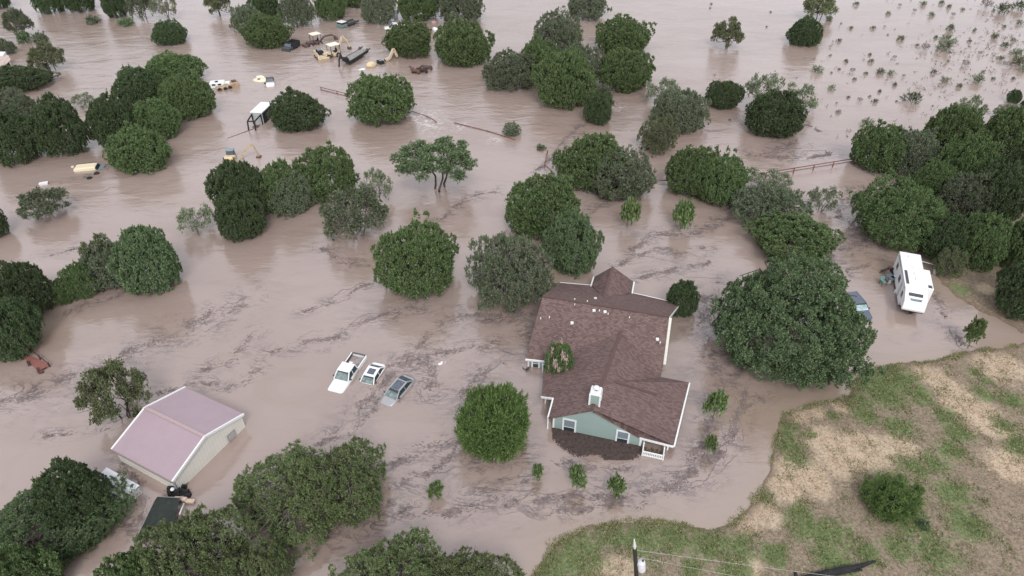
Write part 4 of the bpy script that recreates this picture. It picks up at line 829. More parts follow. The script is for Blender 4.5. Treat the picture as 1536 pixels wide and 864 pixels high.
# roof vents and pipes
def zroof(px, py, pl):
    a, b, c2 = pl; nn = (b-a).cross(c2-a); o = Vector((0, 0, CAM_H)); d = g(px, py)-o; tt = nn.dot(a-o)/nn.dot(d); return o+d*tt
for px, py, ty in [(862, 450, 0), (862, 458, 0), (881, 453, 0), (893, 448, 1), (891, 466, 1), (899, 467, 0), (907.5, 468, 1), (912, 472, 0), (944, 477, 0), (811, 478.5, 0), (824, 477, 0), (858, 484.5, 1), (986, 509, 1), (990, 515, 0)]:
    pl = (R1, R2, E1) if py > 452+(px-850)*.16 or px < 840 else (R1, R2, Q4); q = zroof(px, py, pl)-H0; mb = MB()
    if ty: mb.box(q.x-.17, q.x+.17, q.y-.15, q.y+.15, q.z-.1, q.z+.16, .05)
    else: mb.tube(q-Vector((0, 0, .15)), q+Vector((0, 0, .24)), .055, .055, 8)
    mb.build('roof_vent' if ty else 'vent_pipe', white if (px+py) % 3 else cream, hm)
# white rail section floating off the porch
pr = empty('porch_railing', g(963, 683), 0, 'white slatted porch railing standing in the water before the porch', 'railing')
ra = g(963, 683, 0)-pr.location; rb_ = g(994, 690, 0)-pr.location; rc = rb_+bd*1.0; re = ra+bd*1.0; Z = Vector((0, 0, 1))
mb = MB(); mb.bar(ra+Z*.62, rb_+Z*.62, .12, .1); mb.bar(ra+Z*.12, rb_+Z*.12, .1, .1); mb.bar(ra+Z*.62, re+Z*.72, .1, .1); mb.bar(rb_+Z*.62, rc+Z*.72, .1, .1); mb.build('rail', white, pr)
mb = MB()
for i in range(13): q = ra+(rb_-ra)*i/12; mb.bar(q-Z*.5, q+Z*.6, .1, .06)
for s in (0, 1):
    for i in range(1, 5): a_, b_ = ((ra, re), (rb_, rc))[s]; q = a_+(b_-a_)*i/5; mb.bar(q-Z*.5, q+Z*.62, .07, .07)
mb.build('slats', white, pr)
mb = MB()
for q in (ra, rb_, re, rc): mb.bar(q-Z*1.2, q+Z*.85, .12, .12)
mb.build('post', white, pr)
mb = MB(); rr = random.Random(2); base_ = (ra+rb_+rc+re)/4
for i in range(160): q = base_+fd*rr.uniform(-.9, .9)+bd*rr.uniform(-.3, .5); a_ = rr.uniform(0, 6.28); mb.tube(q+Z*.02, q+Z*rr.uniform(.05, .25)+Vector((cos(a_), sin(a_), 0))*.3, .02, .01, 3)
tag(mb.build('brush_heap', mat('dead_weed', (.13, .12, .06), .9, var=.3)), 'heap of drowned weeds caught behind the white porch railing', 'debris').location = pr.location

# ---------------------------------------------------------------- pink roofed barn
pink = lined('pink_metal_roof', (.30, .215, .245), (.375, .285, .315), .23, radians(-27), True, .38, .25)
bwall = lined('beige_metal_wall', (.58, .56, .51), (.72, .70, .64), .25, radians(17), True, .6, .4)
ba = empty('barn', g(262, 737), 0, 'beige metal barn with a dusty pink roof at the lower left', 'barn'); B0 = ba.location.copy()
eL = g(168, 674, 1.9); eF = g(258, 722, 1.9); rL = g(218, 611.5, 3.3); rF = g(306.5, 654.6, 3.3); bL = g(278, 581, 1.9); bF = g(365, 621, 1.9)
mb = MB(); mb.poly([eL-B0, eF-B0, rF-B0, rL-B0], .12); mb.poly([rL-B0, rF-B0, bF-B0, bL-B0], .12); mb.build('roof', pink, ba)
mb = MB(); up = Vector((0, 0, .02)); mb.bar(rL-B0+up, rF-B0+up, .34, .08); mb.build('ridge_cap', mat('barn_ridge', (.40, .30, .30), .5), ba)
gd = (eF-eL).normalized(); go = gd*.04
for a_, b_, o in ((eL, rL, -go), (rL, bL, -go), (eF, rF, go), (rF, bF, go)): mb = MB(); mb.bar(a_+o-B0-up*2, b_+o-B0-up*2, .16, .26); mb.build('verge_trim', white, ba)
mb = MB(); so = (eF-bF).normalized()*.06; mb.bar(eL+so-B0-up*4, eF+so-B0-up*4, .12, .14); mb.bar(bL-so-B0-up*4, bF-so-B0-up*4, .12, .14); mb.build('gutter', mat('brown_gutter', (.25, .20, .18), .5), ba)
inn = .16; sd = (eF-bF).normalized()
c4 = [eL+gd*inn-sd*inn, eF-gd*inn-sd*inn, bF-gd*inn+sd*inn, bL+gd*inn+sd*inn]; rl = [(rL+gd*inn), (rF-gd*inn)]
def bz(v, z): return Vector((v.x, v.y, z))-B0
mb = MB(); lo = [bz(v, -2.5) for v in c4]; hi = [bz(v, 1.86) for v in c4]; r_ = [bz(v, 3.2) for v in rl]
mb.add(lo+hi+r_, [(0, 1, 5, 4), (1, 2, 6, 9, 5), (2, 3, 7, 6), (3, 0, 4, 8, 7), (3, 2, 1, 0)]); mb.build('wall', bwall, ba)
mb = MB(); q = c4[1]; mb.box(q.x-B0.x-.08, q.x-B0.x+.08, q.y-B0.y-.08, q.y-B0.y+.08, -2.5, 1.8); mb.build('downspout', mat('grey_metal', (.35, .36, .37), .4, .3), ba)
wd2 = (c4[2]-c4[1]).normalized(); wn = Vector((wd2.y, -wd2.x, 0)); q0 = c4[1]+wd2*6.55
def bw(s, z, o): v = q0+wd2*s+wn*o; return Vector((v.x, v.y, z))-B0
def slab(s0, s1, z0, z1, o0, o1, k): return k.hexa([bw(s0, z0, o0), bw(s1, z0, o0), bw(s1, z0, o1), bw(s0, z0, o1)], [bw(s0, z1, o0), bw(s1, z1, o0), bw(s1, z1, o1), bw(s0, z1, o1)])
k = MB(); slab(0, .07, .15, 1.0, .0, .05, k); slab(.93, 1.0, .15, 1.0, .0, .05, k); slab(.07, .93, .93, 1.0, .0, .05, k); slab(.07, .93, .15, .2, .0, .05, k); o = k.build('window', mat('grey_metal', None or (.35, .36, .37)), ba)
k = MB(); slab(.07, .93, .2, .93, .002, .03, k); k.build('pane', mat('pale_pane', (.42, .41, .41), .3), o)

# white flat shed roof between barn and corner tree
sh = empty('shed', g(190, 735), 0, 'low white roofed shed half hidden by the lower left tree', 'shed'); S0 = sh.location.copy()
p1, p2, p3 = g(160, 701, 1.3), g(209, 728, 1.1), g(188, 750, .95); p4 = p1+(p3-p2)
p2b = g(210, 736, .85)
mb = MB(); mb.poly([p-S0 for p in (p1, p4, p3, p2)], .07); mb.build('roof', lined('white_metal_roof', (.55, .56, .58), (.72, .73, .76), .3, radians(-27), True, .4, .3), sh)
mb = MB(); cs = [p1, p2, p3, p4]; cen = sum(cs, Vector())/4; lo = [Vector((p.x, p.y, -2))*1 for p in cs]
lo = [Vector((cen.x+(p.x-cen.x)*.96, cen.y+(p.y-cen.y)*.96, -2))-S0 for p in cs]; hi = [Vector((cen.x+(p.x-cen.x)*.96, cen.y+(p.y-cen.y)*.96, p.z-.07))-S0 for p in cs]
mb.hexa(lo, hi); mb.build('wall', mat('white_wall', (.70, .70, .72), .5), sh)

# dark green hipped canopy with rubbish round it
gc = empty('canopy', g(240, 770), 0, 'dark green fabric canopy sunk beside the near corner of the barn', 'canopy'); G0 = gc.location.copy()
c1, c2, c3, c4_ = g(236, 745, .9), g(270, 747, .8), g(264, 772, .6), g(206, 805, .5); ridge1, ridge2 = g(250, 750, 1.2), g(232, 790, 1.15)
gm_ = mat('dark_green_tarp', (.028, .036, .030), .7, var=.25, scale=2)
mb = MB(); c1b = g(232, 751, .6); c5 = g(262, 810, .5)
pts_ = [c1b, c1, c2, c3, c5, c4_]; 
for i in range(len(pts_)): 
    a_, b_ = pts_[i], pts_[(i+1) % len(pts_)]; r0_ = ridge1 if i in (0, 1, 2, 3) and i < 3 else ridge2
    mb.poly([a_-G0, b_-G0, r0_-G0], .03)
mb.poly([ridge1-G0, pts_[3]-G0, ridge2-G0], .03); mb.poly([pts_[0]-G0, ridge1-G0, ridge2-G0], .03)
mb.build('cover', gm_, gc)
mb = MB()
for v in (c1b, c2, c3, c4_, c5): mb.tube(Vector((v.x, v.y, -1.5))-G0, v-G0-Vector((0, 0, .03)), .04)
mb.build('pole', mat('steel_tube', (.3, .3, .3), .4, .6), gc)
mb = MB(); mb.bar(c1b-G0, c4_-G0, .06, .1); mb.bar(c1-G0, c2-G0, .06, .08); mb.build('edge_tube', mat('steel_tube', (.3, .3, .3)), gc)
jk = empty('scrap_heap', g(268, 738), 0, 'black junk heap against the near corner of the barn', 'junk'); mb = MB(); rr = random.Random(7)
for i in range(16):
    x, y = rr.uniform(-.9, 1.1), rr.uniform(-.5, .5); s = rr.uniform(.15, .4); mb.frust(x-s, x+s, y-s*.7, y+s*.7, -.6, x-s*.6, x+s*.8, y-s*.4, y+s*.5, rr.uniform(.15, .75))
for i in range(6): mb.tube((rr.uniform(-.8, .8), rr.uniform(-.4, .4), 0), (rr.uniform(-1.2, 1.4), rr.uniform(-.6, .6), rr.uniform(.6, 1.1)), .04, .02)
mb.build('junk', dark, jk); mb = MB(); mb.ellipsoid((-.3, -.2, .7), .2, .2, .15); mb.build('cap', white, jk)
bd2 = empty('wooden_board', g(278, 752), radians(-5), 'pale pink plank lying right of the dark canopy', 'plank'); mb = MB()
mb.frust(-.95, .2, -.2, .2, .25, -.95, .2, -.2, .2, .42); mb.frust(.2, 1.0, -.3, .1, .15, .2, 1.0, -.3, .1, .32); mb.build('board', mat('pink_board', (.60, .45, .37), .7), bd2)
bp = MB(); bp.tube(g(276, 755, .5), g(269, 772, .8), .06, .06, 8); bp.tube(g(276, 755, -1), g(276, 755, .5), .05, .05, 8); tag(bp.build('white_pole', white), 'white pole leaning out from under the pale plank', 'pole')

# rusty roofed shed at the far left
fs = empty('old_shed', g(0, 112), 0, 'small white shed with a rusty striped tin roof at the left edge', 'shed'); F0 = fs.location.copy()
f1, f2, f3, f4 = g(-30, 86, 3.4), g(12, 82, 3.4), g(15, 88.5, 3.2), g(0, 99, 2.2)
f1, f2, f3, f4 = g(-34, 88, 3.4), g(12, 82.5, 3.4), g(16, 89, 3.1), g(-30, 103, 2.3); f5 = g(8, 97, 2.3)
rusty = lined('rusty_tin', (.30, .20, .16), (.50, .40, .36), 1.1, 0, True, .6, .3)
mb = MB(); mb.poly([v-F0 for v in (f1, f4, f5, f3, f2)], .12); mb.build('roof', rusty, fs)
bx_ = [g(-28, 106, 0), g(6, 104, 0), g(17, 97, 0), g(-20, 96, 0)]
mb = MB(); mb.hexa([Vector((v.x, v.y, -2))-F0 for v in bx_], [Vector((v.x, v.y, zt))-F0 for v, zt in zip(bx_, (2.1, 2.1, 3.0, 3.0))]); mb.build('wall', mat('white_wall', (.7, .7, .72)), fs)
d0 = bx_[1]; d1 = bx_[2]; dv = (d1-d0); dn = Vector((dv.y, -dv.x, 0)).normalized()*.06
mb = MB(); q0_, q1_ = d0+dv*.2, d0+dv*.85; mb.hexa([q0_-F0, q1_-F0, q1_+dn-F0, q0_+dn-F0], [q0_-F0+Vector((0, 0, 1.7)), q1_-F0+Vector((0, 0, 2.2)), q1_+dn-F0+Vector((0, 0, 2.2)), q0_+dn-F0+Vector((0, 0, 1.7))]); mb.build('doorway', dark, fs)

# ---------------------------------------------------------------- red pipe fences
red = mat('red_pipe', (.19, .075, .055), .7, var=.25, scale=3)
def fence(pts, z, label, two=False, post_gap=3.2, r=.08, zb=.0):
    o = empty('pipe_fence', g(*pts[0]), 0, label, 'fence'); O = o.location.copy(); W = [g(px, py, z) for px, py in pts]
    mb = MB()
    for a_, b_ in zip(W[:-1], W[1:]):
        mb.tube(a_-O, b_-O, r, r, 6)
        if two: mb.tube(a_-O-Vector((0, 0, .5)), b_-O-Vector((0, 0, .5)), r*.8, r*.8, 6)
    mb.build('rail', red, o); 
    for a_, b_ in zip(W[:-1], W[1:]):
        n = max(1, int((b_-a_).length/post_gap))
        for i in range(n+(b_ is W[-1])):
            q = a_+(b_-a_)*i/n; mb = MB(); mb.tube(Vector((q.x, q.y, -1.5))-O, q-O+Vector((0, 0, .08)), r*1.3, r*1.3, 6); mb.build('post', red, o)
    return o
fence([(481, 131), (530, 143)], .6, 'red pipe fence with posts left of the round tree by white water', True)
fence([(606, 163), (640, 174), (654, 182)], .25, 'red fence rail running into the patch of white water')
fence([(682, 184), (730, 196), (772, 209)], .12, 'long red rail nearly under water in the upper middle', False, 6)
fence([(821.5, 226), (817, 247), (828, 257)], .5, 'bent red fence end with a broken corner above the house', False, 4, .07)
fence([(975, 269), (1003, 271), (1040, 272)], .4, 'short red fence piece showing between two junipers')
fence([(1150, 259), (1192, 252), (1280, 238)], 1.0, 'double railed red fence running into the right hand wood', True, 3)
# ---------------------------------------------------------------- vehicles and machines
def paint(n, c, r=.25, me=.0): return mat(n, c, r, me, var=.04, scale=1.5, spec=.55)
pw = paint('white_car_paint', (.80, .81, .81)); silver = paint('silver_car_paint', (.40, .40, .41), .3, .3); navy = paint('slate_car_paint', (.10, .12, .16)); tanp = mat('tan_machine_paint', (.60, .49, .35), .5, var=.2, scale=3)
yel = mat('faded_yellow_paint', (.66, .53, .33), .5, var=.15, scale=3); pale = mat('pale_canopy', (.82, .74, .60), .5, var=.06); blk = mat('black_rubber', (.025, .025, .027), .8, var=.2)
rustm = mat('rusty_brown', (.12, .075, .065), .8, var=.4, scale=4); wsg = mat('windshield_glass', (.17, .215, .21), .12, var=.5, scale=2.5, spec=.7); panor = mat('roof_glass', (.085, .105, .13), .12, var=.35, scale=3, spec=.7)
greym = mat('dark_grey_metal', (.07, .07, .075), .6, var=.3); tyre = blk; lampm = mat('lamp_glass', (.5, .5, .5), .15)
def ring(x, wb, wt, zb, zt, r=.12):      # rounded car cross section
    return [(x, -wb, zb), (x, -wb, zt-(zt-zb)*.35), (x, -wt, zt-.03), (x, -wt*.7, zt), (x, wt*.7, zt), (x, wt, zt-.03), (x, wb, zt-(zt-zb)*.35), (x, wb, zb)]
def wheels(o, xs_, w, r=.36):
    for x in xs_:
        for s in (-1, 1):
            mb = MB(); mb.tube((x, s*(w-.22), r), (x, s*w, r), r, r, 16); wh = mb.build('wheel', tyre, o)
            mb = MB(); mb.tube((x, s*(w-.05), r), (x, s*(w+.012), r), r*.6, r*.55, 12); mb.build('rim', mat('alloy', (.4, .4, .42), .3, .7), wh)
def place(o, px, py, z, heading, tilt=0, roll=0):
    q = g(px, py, max(z, 0)); o.location = (q.x, q.y, z); o.rotation_euler = (radians(roll), radians(tilt), radians(heading))
def greenhouse(o, xr, xf, rr, rf, wb, wt, z0, z1, body, roofm=None, side=glass, ws=wsg):
    """cabin: rear base, front base, rear roof, front roof"""
    mb = MB(); mb.hexa([(xr, -wb, z0), (xf, -wb, z0), (xf, wb, z0), (xr, wb, z0)], [(rr, -wt, z1-.02), (rf, -wt, z1-.02), (rf, wt, z1-.02), (rr, wt, z1-.02)]); mb.build('side_windows', side, o)
    mb = MB(); e = .015
    mb.add([(xf+e, -wb*.92, z0+.02), (xf+e, wb*.92, z0+.02), (rf+e, wt*.93, z1-.04), (rf+e, -wt*.93, z1-.04), (xf-.05, -wb*.92, z0-.0), (xf-.05, wb*.92, z0), (rf-.05, wt*.93, z1-.06), (rf-.05, -wt*.93, z1-.06)],
           [(0, 1, 2, 3), (7, 6, 5, 4), (0, 4, 5, 1), (1, 5, 6, 2), (2, 6, 7, 3), (3, 7, 4, 0)]); mb.build('windshield', ws, o)
    mb = MB()      # pillars and roof shell
    for s in (-1, 1):
        mb.bar((xf, s*wb*.98, z0), (rf, s*wt, z1), .10, .09); mb.bar((xr, s*wb*.98, z0), (rr, s*wt, z1), .13, .10); mb.bar((rr, s*wt, z1), (rf, s*wt, z1), .12, .09)
        mx = (xr+xf)/2-.1; mb.bar((mx, s*wb*1.0, z0), (mx, s*wt, z1), .04, .10)
    mb.hexa([(rr-.04, -wt, z1-.05), (rf+.04, -wt, z1-.05), (rf+.04, wt, z1-.05), (rr-.04, wt, z1-.05)], [(rr+.02, -wt*.9, z1+.03), (rf-.02, -wt*.9, z1+.03), (rf-.02, wt*.9, z1+.03), (rr+.02, wt*.9, z1+.03)])
    mb.build('roof_panel', body, o)
def mirror(o, x, w, z):
    for s in (-1, 1): mb = MB(); mb.frust(x-.07, x+.09, s*w, s*(w+.2), z, x-.05, x+.06, s*(w+.01), s*(w+.19), z+.16); mb.build('mirror', greym, o)

# white pickup
o = empty('pickup_truck', (0, 0, 0), 0, 'white pickup truck with an open bed, front end sunk to the bumper', 'pickup')
mb = MB(); mb.loft([ring(2.92, .80, .66, .55, .92), ring(2.80, .94, .80, .45, 1.08), ring(2.4, .99, .86, .4, 1.13), ring(1.35, 1.0, .88, .4, 1.20), ring(1.2, 1.0, .90, .4, 1.20), ring(-.95, 1.0, .92, .4, 1.18)]); mb.build('body', pw, o)
mb = MB()
for s in (-1, 1): mb.box(-3.0, -.95, s*.84, s*1.0, .45, 1.22, .03)
mb.box(-3.02, -2.9, -.84, .84, .45, 1.20); mb.box(-1.05, -.95, -.84, .84, .45, 1.2); mb.box(-2.9, -1.05, -.84, .84, .45, .78); mb.build('bed', pw, o)
mb = MB()
for s in (-1, 1): mb.box(-2.9, -1.1, s*.80, s*.84, .8, 1.225)
mb.box(-3.04, -2.86, -.84, .84, 1.2, 1.24); mb.build('bed_liner', greym, o)
mb = MB(); mb.box(-2.85, -1.06, -.8, .8, .78, .86); mb.build('mud_load', mat('bed_mud', (.30, .25, .24), .6, var=.3, scale=3), o)
greenhouse(o, -.92, 1.32, -.72, .55, .90, .72, 1.17, 1.88, pw); wheels(o, (1.9, -2.0), 1.0, .4); mirror(o, 1.0, .95, 1.22)
mb = MB(); mb.box(2.88, 2.95, -.5, .5, .62, .85); mb.build('grille', greym, o)
for s in (-1, 1): mb = MB(); mb.box(2.76, 2.9, s*.6, s*.86, .7, .9, .03); mb.build('headlight', lampm, o)
place(o, 521, 561, -.82, 180+72.8, 1.5)
for px, py, s in ((526, 545, .28), (530, 548, .2), (523, 549, .22)):
    q = g(px, py, .2); mb = MB(); mb.frust(-s, s, -s, s, 0, -s*.7, s*.8, -s*.6, s*.8, s*1.1); b_ = mb.build('white_sack', pw); b_.location = (q.x, q.y, .02); b_.rotation_euler = (0, .2, px)
    tag(b_, {526: 'largest white sack in the pickup bed', 530: 'white sack nearest the tailgate in the pickup bed', 523: 'white sack against the cab in the pickup bed'}[px], 'sack', 'sacks in the pickup bed')

# white saloon, nose under water
o = empty('parked_car', (0, 0, 0), 0, 'white car with a dark sunroof between the pickup and the silver car', 'car')
mb = MB(); mb.loft([ring(2.2, .7, .55, .35, .62), ring(2.0, .86, .72, .3, .80), ring(.95, .92, .82, .3, .94), ring(-1.3, .92, .84, .3, .98), ring(-1.95, .86, .76, .35, 1.02), ring(-2.18, .74, .62, .4, .94)]); mb.build('body', pw, o)
greenhouse(o, -1.75, 1.05, -1.05, .35, .84, .66, .93, 1.44, pw, ws=wsg)
mb = MB(); mb.box(-.72, .12, -.42, .42, 1.465, 1.485); mb.build('sunroof', panor, o)
mb = MB(); mb.add([(-1.78, -.72, .97), (-1.78, .72, .97), (-1.09, .58, 1.43), (-1.09, -.58, 1.43), (-1.70, -.72, .95), (-1.70, .72, .95), (-1.05, .58, 1.38), (-1.05, -.58, 1.38)], [(0, 3, 2, 1), (4, 5, 6, 7), (0, 1, 5, 4), (1, 2, 6, 5), (2, 3, 7, 6), (3, 0, 4, 7)]); mb.build('rear_window', panor, o)
wheels(o, (1.35, -1.35), .9, .32); mirror(o, .75, .85, .95); place(o, 557, 565, -.86, 180+73, 3.0)

# silver saloon
o = empty('parked_car', (0, 0, 0), 0, 'silver grey car with a long dark glass roof, rightmost of the three', 'car')
mb = MB(); mb.loft([ring(2.4, .68, .52, .35, .62), ring(2.25, .84, .70, .3, .80), ring(1.1, .93, .82, .3, .97), ring(-1.5, .93, .84, .3, 1.02), ring(-2.2, .88, .76, .35, 1.0), ring(-2.42, .76, .62, .4, .92)]); mb.build('body', silver, o)
greenhouse(o, -1.95, 1.22, -1.15, .30, .84, .62, .97, 1.46, silver)
mb = MB(); mb.box(-1.0, .32, -.50, .50, 1.485, 1.505); mb.build('glass_roof', panor, o)
mb = MB(); mb.add([(-2.0, -.74, 1.01), (-2.0, .74, 1.01), (-1.2, .56, 1.45), (-1.2, -.56, 1.45), (-1.9, -.74, .98), (-1.9, .74, .98), (-1.12, .56, 1.4), (-1.12, -.56, 1.4)], [(0, 3, 2, 1), (4, 5, 6, 7), (0, 1, 5, 4), (1, 2, 6, 5), (2, 3, 7, 6), (3, 0, 4, 7)]); mb.build('rear_window', panor, o)
wheels(o, (1.45, -1.45), .93, .33); mirror(o, .9, .86, .98); place(o, 596, 587, -.72, 180+62, 2.2)

# dark car under the oak
o = empty('parked_car', (0, 0, 0), 0, 'slate blue car poking out from under the huge oak', 'car')
mb = MB(); mb.loft([ring(2.4, .68, .52, .35, .70), ring(2.25, .88, .74, .3, .90), ring(1.1, .95, .86, .3, 1.08), ring(-1.7, .95, .88, .3, 1.1), ring(-2.3, .9, .8, .35, 1.05)]); mb.build('body', navy, o)
greenhouse(o, -2.15, 1.25, -1.8, .45, .88, .70, 1.06, 1.66, navy, ws=mat('sky_glass', (.32, .42, .42), .15, var=.5, scale=3)); wheels(o, (1.45, -1.45), .95, .35); mirror(o, 1.0, .9, 1.08)
a_ = g(1287, 430, 1.3); b_ = g(1314, 478, .6); hd = degrees(atan2(b_.y-a_.y, b_.x-a_.x)); place(o, 1293, 462, -.45, hd+6, .5); o.location.x -= .8

# fifth wheel camper
o = empty('camper_trailer', (0, 0, 0), 0, 'white camper trailer with a slide out, parked at the wood edge', 'camper')
wr = mat('white_fibreglass', (.82, .83, .83), .35, var=.03)
HL, HW = 5.3, 1.25
mb = MB(); prof = [(-HL, .55), (HL-2.0, .55), (HL-1.9, 1.25), (HL-.1, 1.25), (HL, 1.5), (HL-.35, 2.5), (HL-1.9, 3.25), (-HL+.15, 3.3), (-HL, 3.1)]
mb.prism(prof, -HW, HW); mb.build('body', wr, o)
mb = MB(); mb.box(-2.0, 2.3, HW, HW+.85, .8, 3.12, .06); so_ = mb.build('slide_out', wr, o)
mb = MB(); mb.box(1.6, 2.2, HW+.25, HW+.68, 3.115, 3.16); mb.build('vent_cover', greym, so_)
mb = MB(); mb.frust(HL-1.30, HL-.86, -.85, .7, 2.98, HL-1.36, HL-.9, -.85, .7, 3.0)
mb = MB(); mb.add([(HL-1.02, -.85, 2.86), (HL-1.02, .75, 2.86), (HL-1.42, .75, 3.06), (HL-1.42, -.85, 3.06), (HL-1.05, -.85, 2.8), (HL-1.05, .75, 2.8), (HL-1.45, .75, 3.0), (HL-1.45, -.85, 3.0)], [(0, 1, 2, 3), (7, 6, 5, 4), (0, 4, 5, 1), (1, 5, 6, 2), (2, 6, 7, 3), (3, 7, 4, 0)]); mb.build('front_vent', greym, o)
mb = MB(); mb.add([(HL-.42, -.55, 2.56), (HL-.42, .6, 2.56), (HL-.72, .72, 2.72), (HL-.72, -.68, 2.72), (HL-.5, -.55, 2.5), (HL-.5, .6, 2.5), (HL-.8, .72, 2.66), (HL-.8, -.68, 2.66)], [(0, 1, 2, 3), (7, 6, 5, 4), (0, 4, 5, 1), (1, 5, 6, 2), (2, 6, 7, 3), (3, 7, 4, 0)]); mb.build('front_window', wsg, o)
mb = MB(); mb.box(-.7, 2.3, -HW+.18, -HW+.5, 3.27, 3.34, .03); mb.build('solar_panel', greym, o)
for x, y, s in ((-4.1, .0, .35), (-1.6, .25, .22), (-.2, .3, .3), (.9, .3, .25), (-3.3, -.5, .15)): mb = MB(); mb.box(x-s, x+s, y-s, y+s, 3.28, 3.42, .06); mb.build('roof_vent', wr, o)
for x0, x1, z0, z1 in ((-4.0, -3.0, 1.6, 2.4), (-1.0, 0, 1.6, 2.4), (2.6, 3.3, 1.6, 2.4)): mb = MB(); mb.box(x0, x1, -HW-.02, -HW+.01, z0, z1); mb.build('window', glass, o)
mb = MB(); mb.box(1.0, 1.7, -HW-.03, -HW+.01, .7, 2.6); mb.build('door', mat('grey_door', (.5, .5, .5), .4), o)
mb = MB(); mb.tube((-4.5, -HW-.08, 3.05), (3.0, -HW-.08, 3.05), .07, .07, 8); mb.build('awning_roll', mat('grey_metal', (.35, .36, .37)), o)
mb = MB(); mb.box(-5.1, HL-2.0, -1.1, 1.1, .35, .55); mb.box(HL-1.9, HL-.15, -1.2, 1.2, 1.1, 1.24); mb.build('chassis', blk, o)
mb = MB(); mb.bar((HL-1.1, 0, 1.1), (HL-.5, 0, .55), .3, .3); mb.build('hitch', blk, o)
for x in (-1.2, -.2):
    for s in (-1, 1): mb = MB(); mb.tube((x, s*(HW-.25), .35), (x, s*(HW-.02), .35), .38, .38, 14); mb.build('wheel', tyre, o)
for s in (-.9, .9): mb = MB(); mb.bar((HL-2.3, s, -.5), (HL-2.3, s, .6), .1, .1); mb.build('landing_leg', greym, o)
a_ = g(1355, 437, 3.0); b_ = g(1345, 373, 3.0); hd = atan2(a_.y-b_.y, a_.x-b_.x); c_ = g(1388, 464, 1.6); f_ = g(1354, 462, 1.6)
fr = (c_+f_)/2; o.rotation_euler = (0, 0, hd); o.location = (fr.x-cos(hd)*HL, fr.y-sin(hd)*HL, -.15)

# camp things beside the camper
def camp_chair(px, py, cm_, label, rz):
    o = empty('camp_chair', g(px, py), rz, label, 'chair'); mb = MB()
    mb.box(-.33, .33, -.3, .3, .42, .48, .02); mb.build('seat', cm_, o); mb = MB(); mb.frust(-.33, .33, .24, .32, .45, -.33, .33, .42, .5, 1.0); mb.build('backrest', cm_, o)
    for sx_, sy_ in ((-1, -1), (1, -1), (1, 1), (-1, 1)): mb = MB(); mb.tube((sx_*.36, sy_*.33, -.4), (sx_*.30, sy_*.26, .6), .03, .03); mb.build('leg', blk, o)
    for s in (-1, 1): mb = MB(); mb.box(s*.34, s*.44, -.3, .3, .6, .65); mb.build('armrest', blk, o)
tealc = mat('teal_canvas', (.16, .30, .28), .8); camp_chair(1323.5, 427, tealc, 'teal camp chair with black arms left of the camper', radians(10))
o = empty('folding_chair', g(1324, 409), radians(200), 'black framed camp chair behind the teal one', 'chair'); mb = MB()
for s in (-1, 1): mb.tube((s*.4, -.3, -.3), (s*.42, .3, .75), .05, .05); mb.tube((s*.42, .3, .75), (s*.2, .42, 1.0), .06, .06)
mb.tube((-.2, .42, 1.0), (.2, .42, 1.0), .06, .06); mb.build('frame', blk, o); mb = MB(); mb.box(-.36, .36, -.25, .25, .35, .4); mb.build('seat', rustm, o)
o = empty('camp_table', g(1334, 420), radians(15), 'blue grey folding table against the left side of the camper', 'table'); mb = MB(); mb.box(-.42, .42, -.55, .55, .58, .64, .02); mb.build('tabletop', mat('slate_top', (.16, .23, .27), .5), o)
for sx_, sy_ in ((-1, -1), (1, -1), (1, 1), (-1, 1)): mb = MB(); mb.tube((sx_*.36, sy_*.48, -.4), (sx_*.36, sy_*.48, .58), .03); mb.build('leg', blk, o)
def small(name, px, py, z, fn_, m, label, cat, rz=0.):
    mb = MB(); fn_(mb); o = mb.build(name, m); q = g(px, py, z); o.location = (q.x, q.y, z); o.rotation_euler = (0, 0, rz); return tag(o, label, cat)
small('cool_box', 1338, 421, .0, lambda m_: (m_.box(-.32, .32, -.22, .22, .2, .55, .05), m_.box(-.34, .34, -.24, .24, .56, .64, .03)), pw, 'white cool box in front of the blue grey table', 'cool box', .3)
small('water_jug', 1333.5, 426, -.1, lambda m_: m_.lathe((0, 0, 0), [(.2, 0), (.2, .4), (.08, .5), (.08, .58), (.001, .6)]), cream, 'small cream jug between teal chair and camper', 'jug')
small('propane_tank', 1344, 439, 0, lambda m_: m_.lathe((0, 0, 0), [(.22, -.2), (.27, 0), (.27, .35), (.15, .5), (.12, .58), (.001, .6)]), pw, 'white gas bottle by the front left of the camper', 'gas bottle')
small('waste_drum', 1334, 404, -.1, lambda m_: m_.lathe((0, 0, 0), [(.3, -.2), (.3, .35), (.22, .38), (.22, .3), (.001, .3)]), mat('dull_red', (.25, .09, .07), .6), 'dull red tub against the rear left of the camper', 'tub')
small('black_crate', 1339, 409, -.1, lambda m_: (m_.box(-.3, .3, -.4, .4, 0, .5, .06), m_.box(-.2, .2, -.2, .2, .5, .75, .04)), blk, 'black crates stacked by the camper side', 'crate')
small('white_bucket', 1402, 409, .1, lambda m_: m_.lathe((0, 0, 0), [(.22, -.3), (.3, .35), (.32, .38), (.27, .36), (.2, .1), (.001, .1)]), pw, 'white bucket at the water edge right of the camper', 'bucket')
small('pvc_pipe', 1393, 398, .2, lambda m_: (m_.tube((-.9, .5, .35), (.9, -.5, .3), .06, .06, 8), m_.tube((-.9, .5, -.4), (-.9, .5, .35), .05, .05, 8)), pw, 'white pipe sticking out beside the camper slide out', 'pipe')
small('hitch_block', 1371, 469, -.2, lambda m_: (m_.tube((-.5, 0, .1), (-.25, -.15, .35), .14, .1, 8), m_.tube((.5, 0, .1), (.25, -.15, .35), .14, .1, 8), m_.box(-.3, .3, -.2, .0, .1, .4, .05)), blk, 'black hitch tripod in the water before the camper', 'tripod')
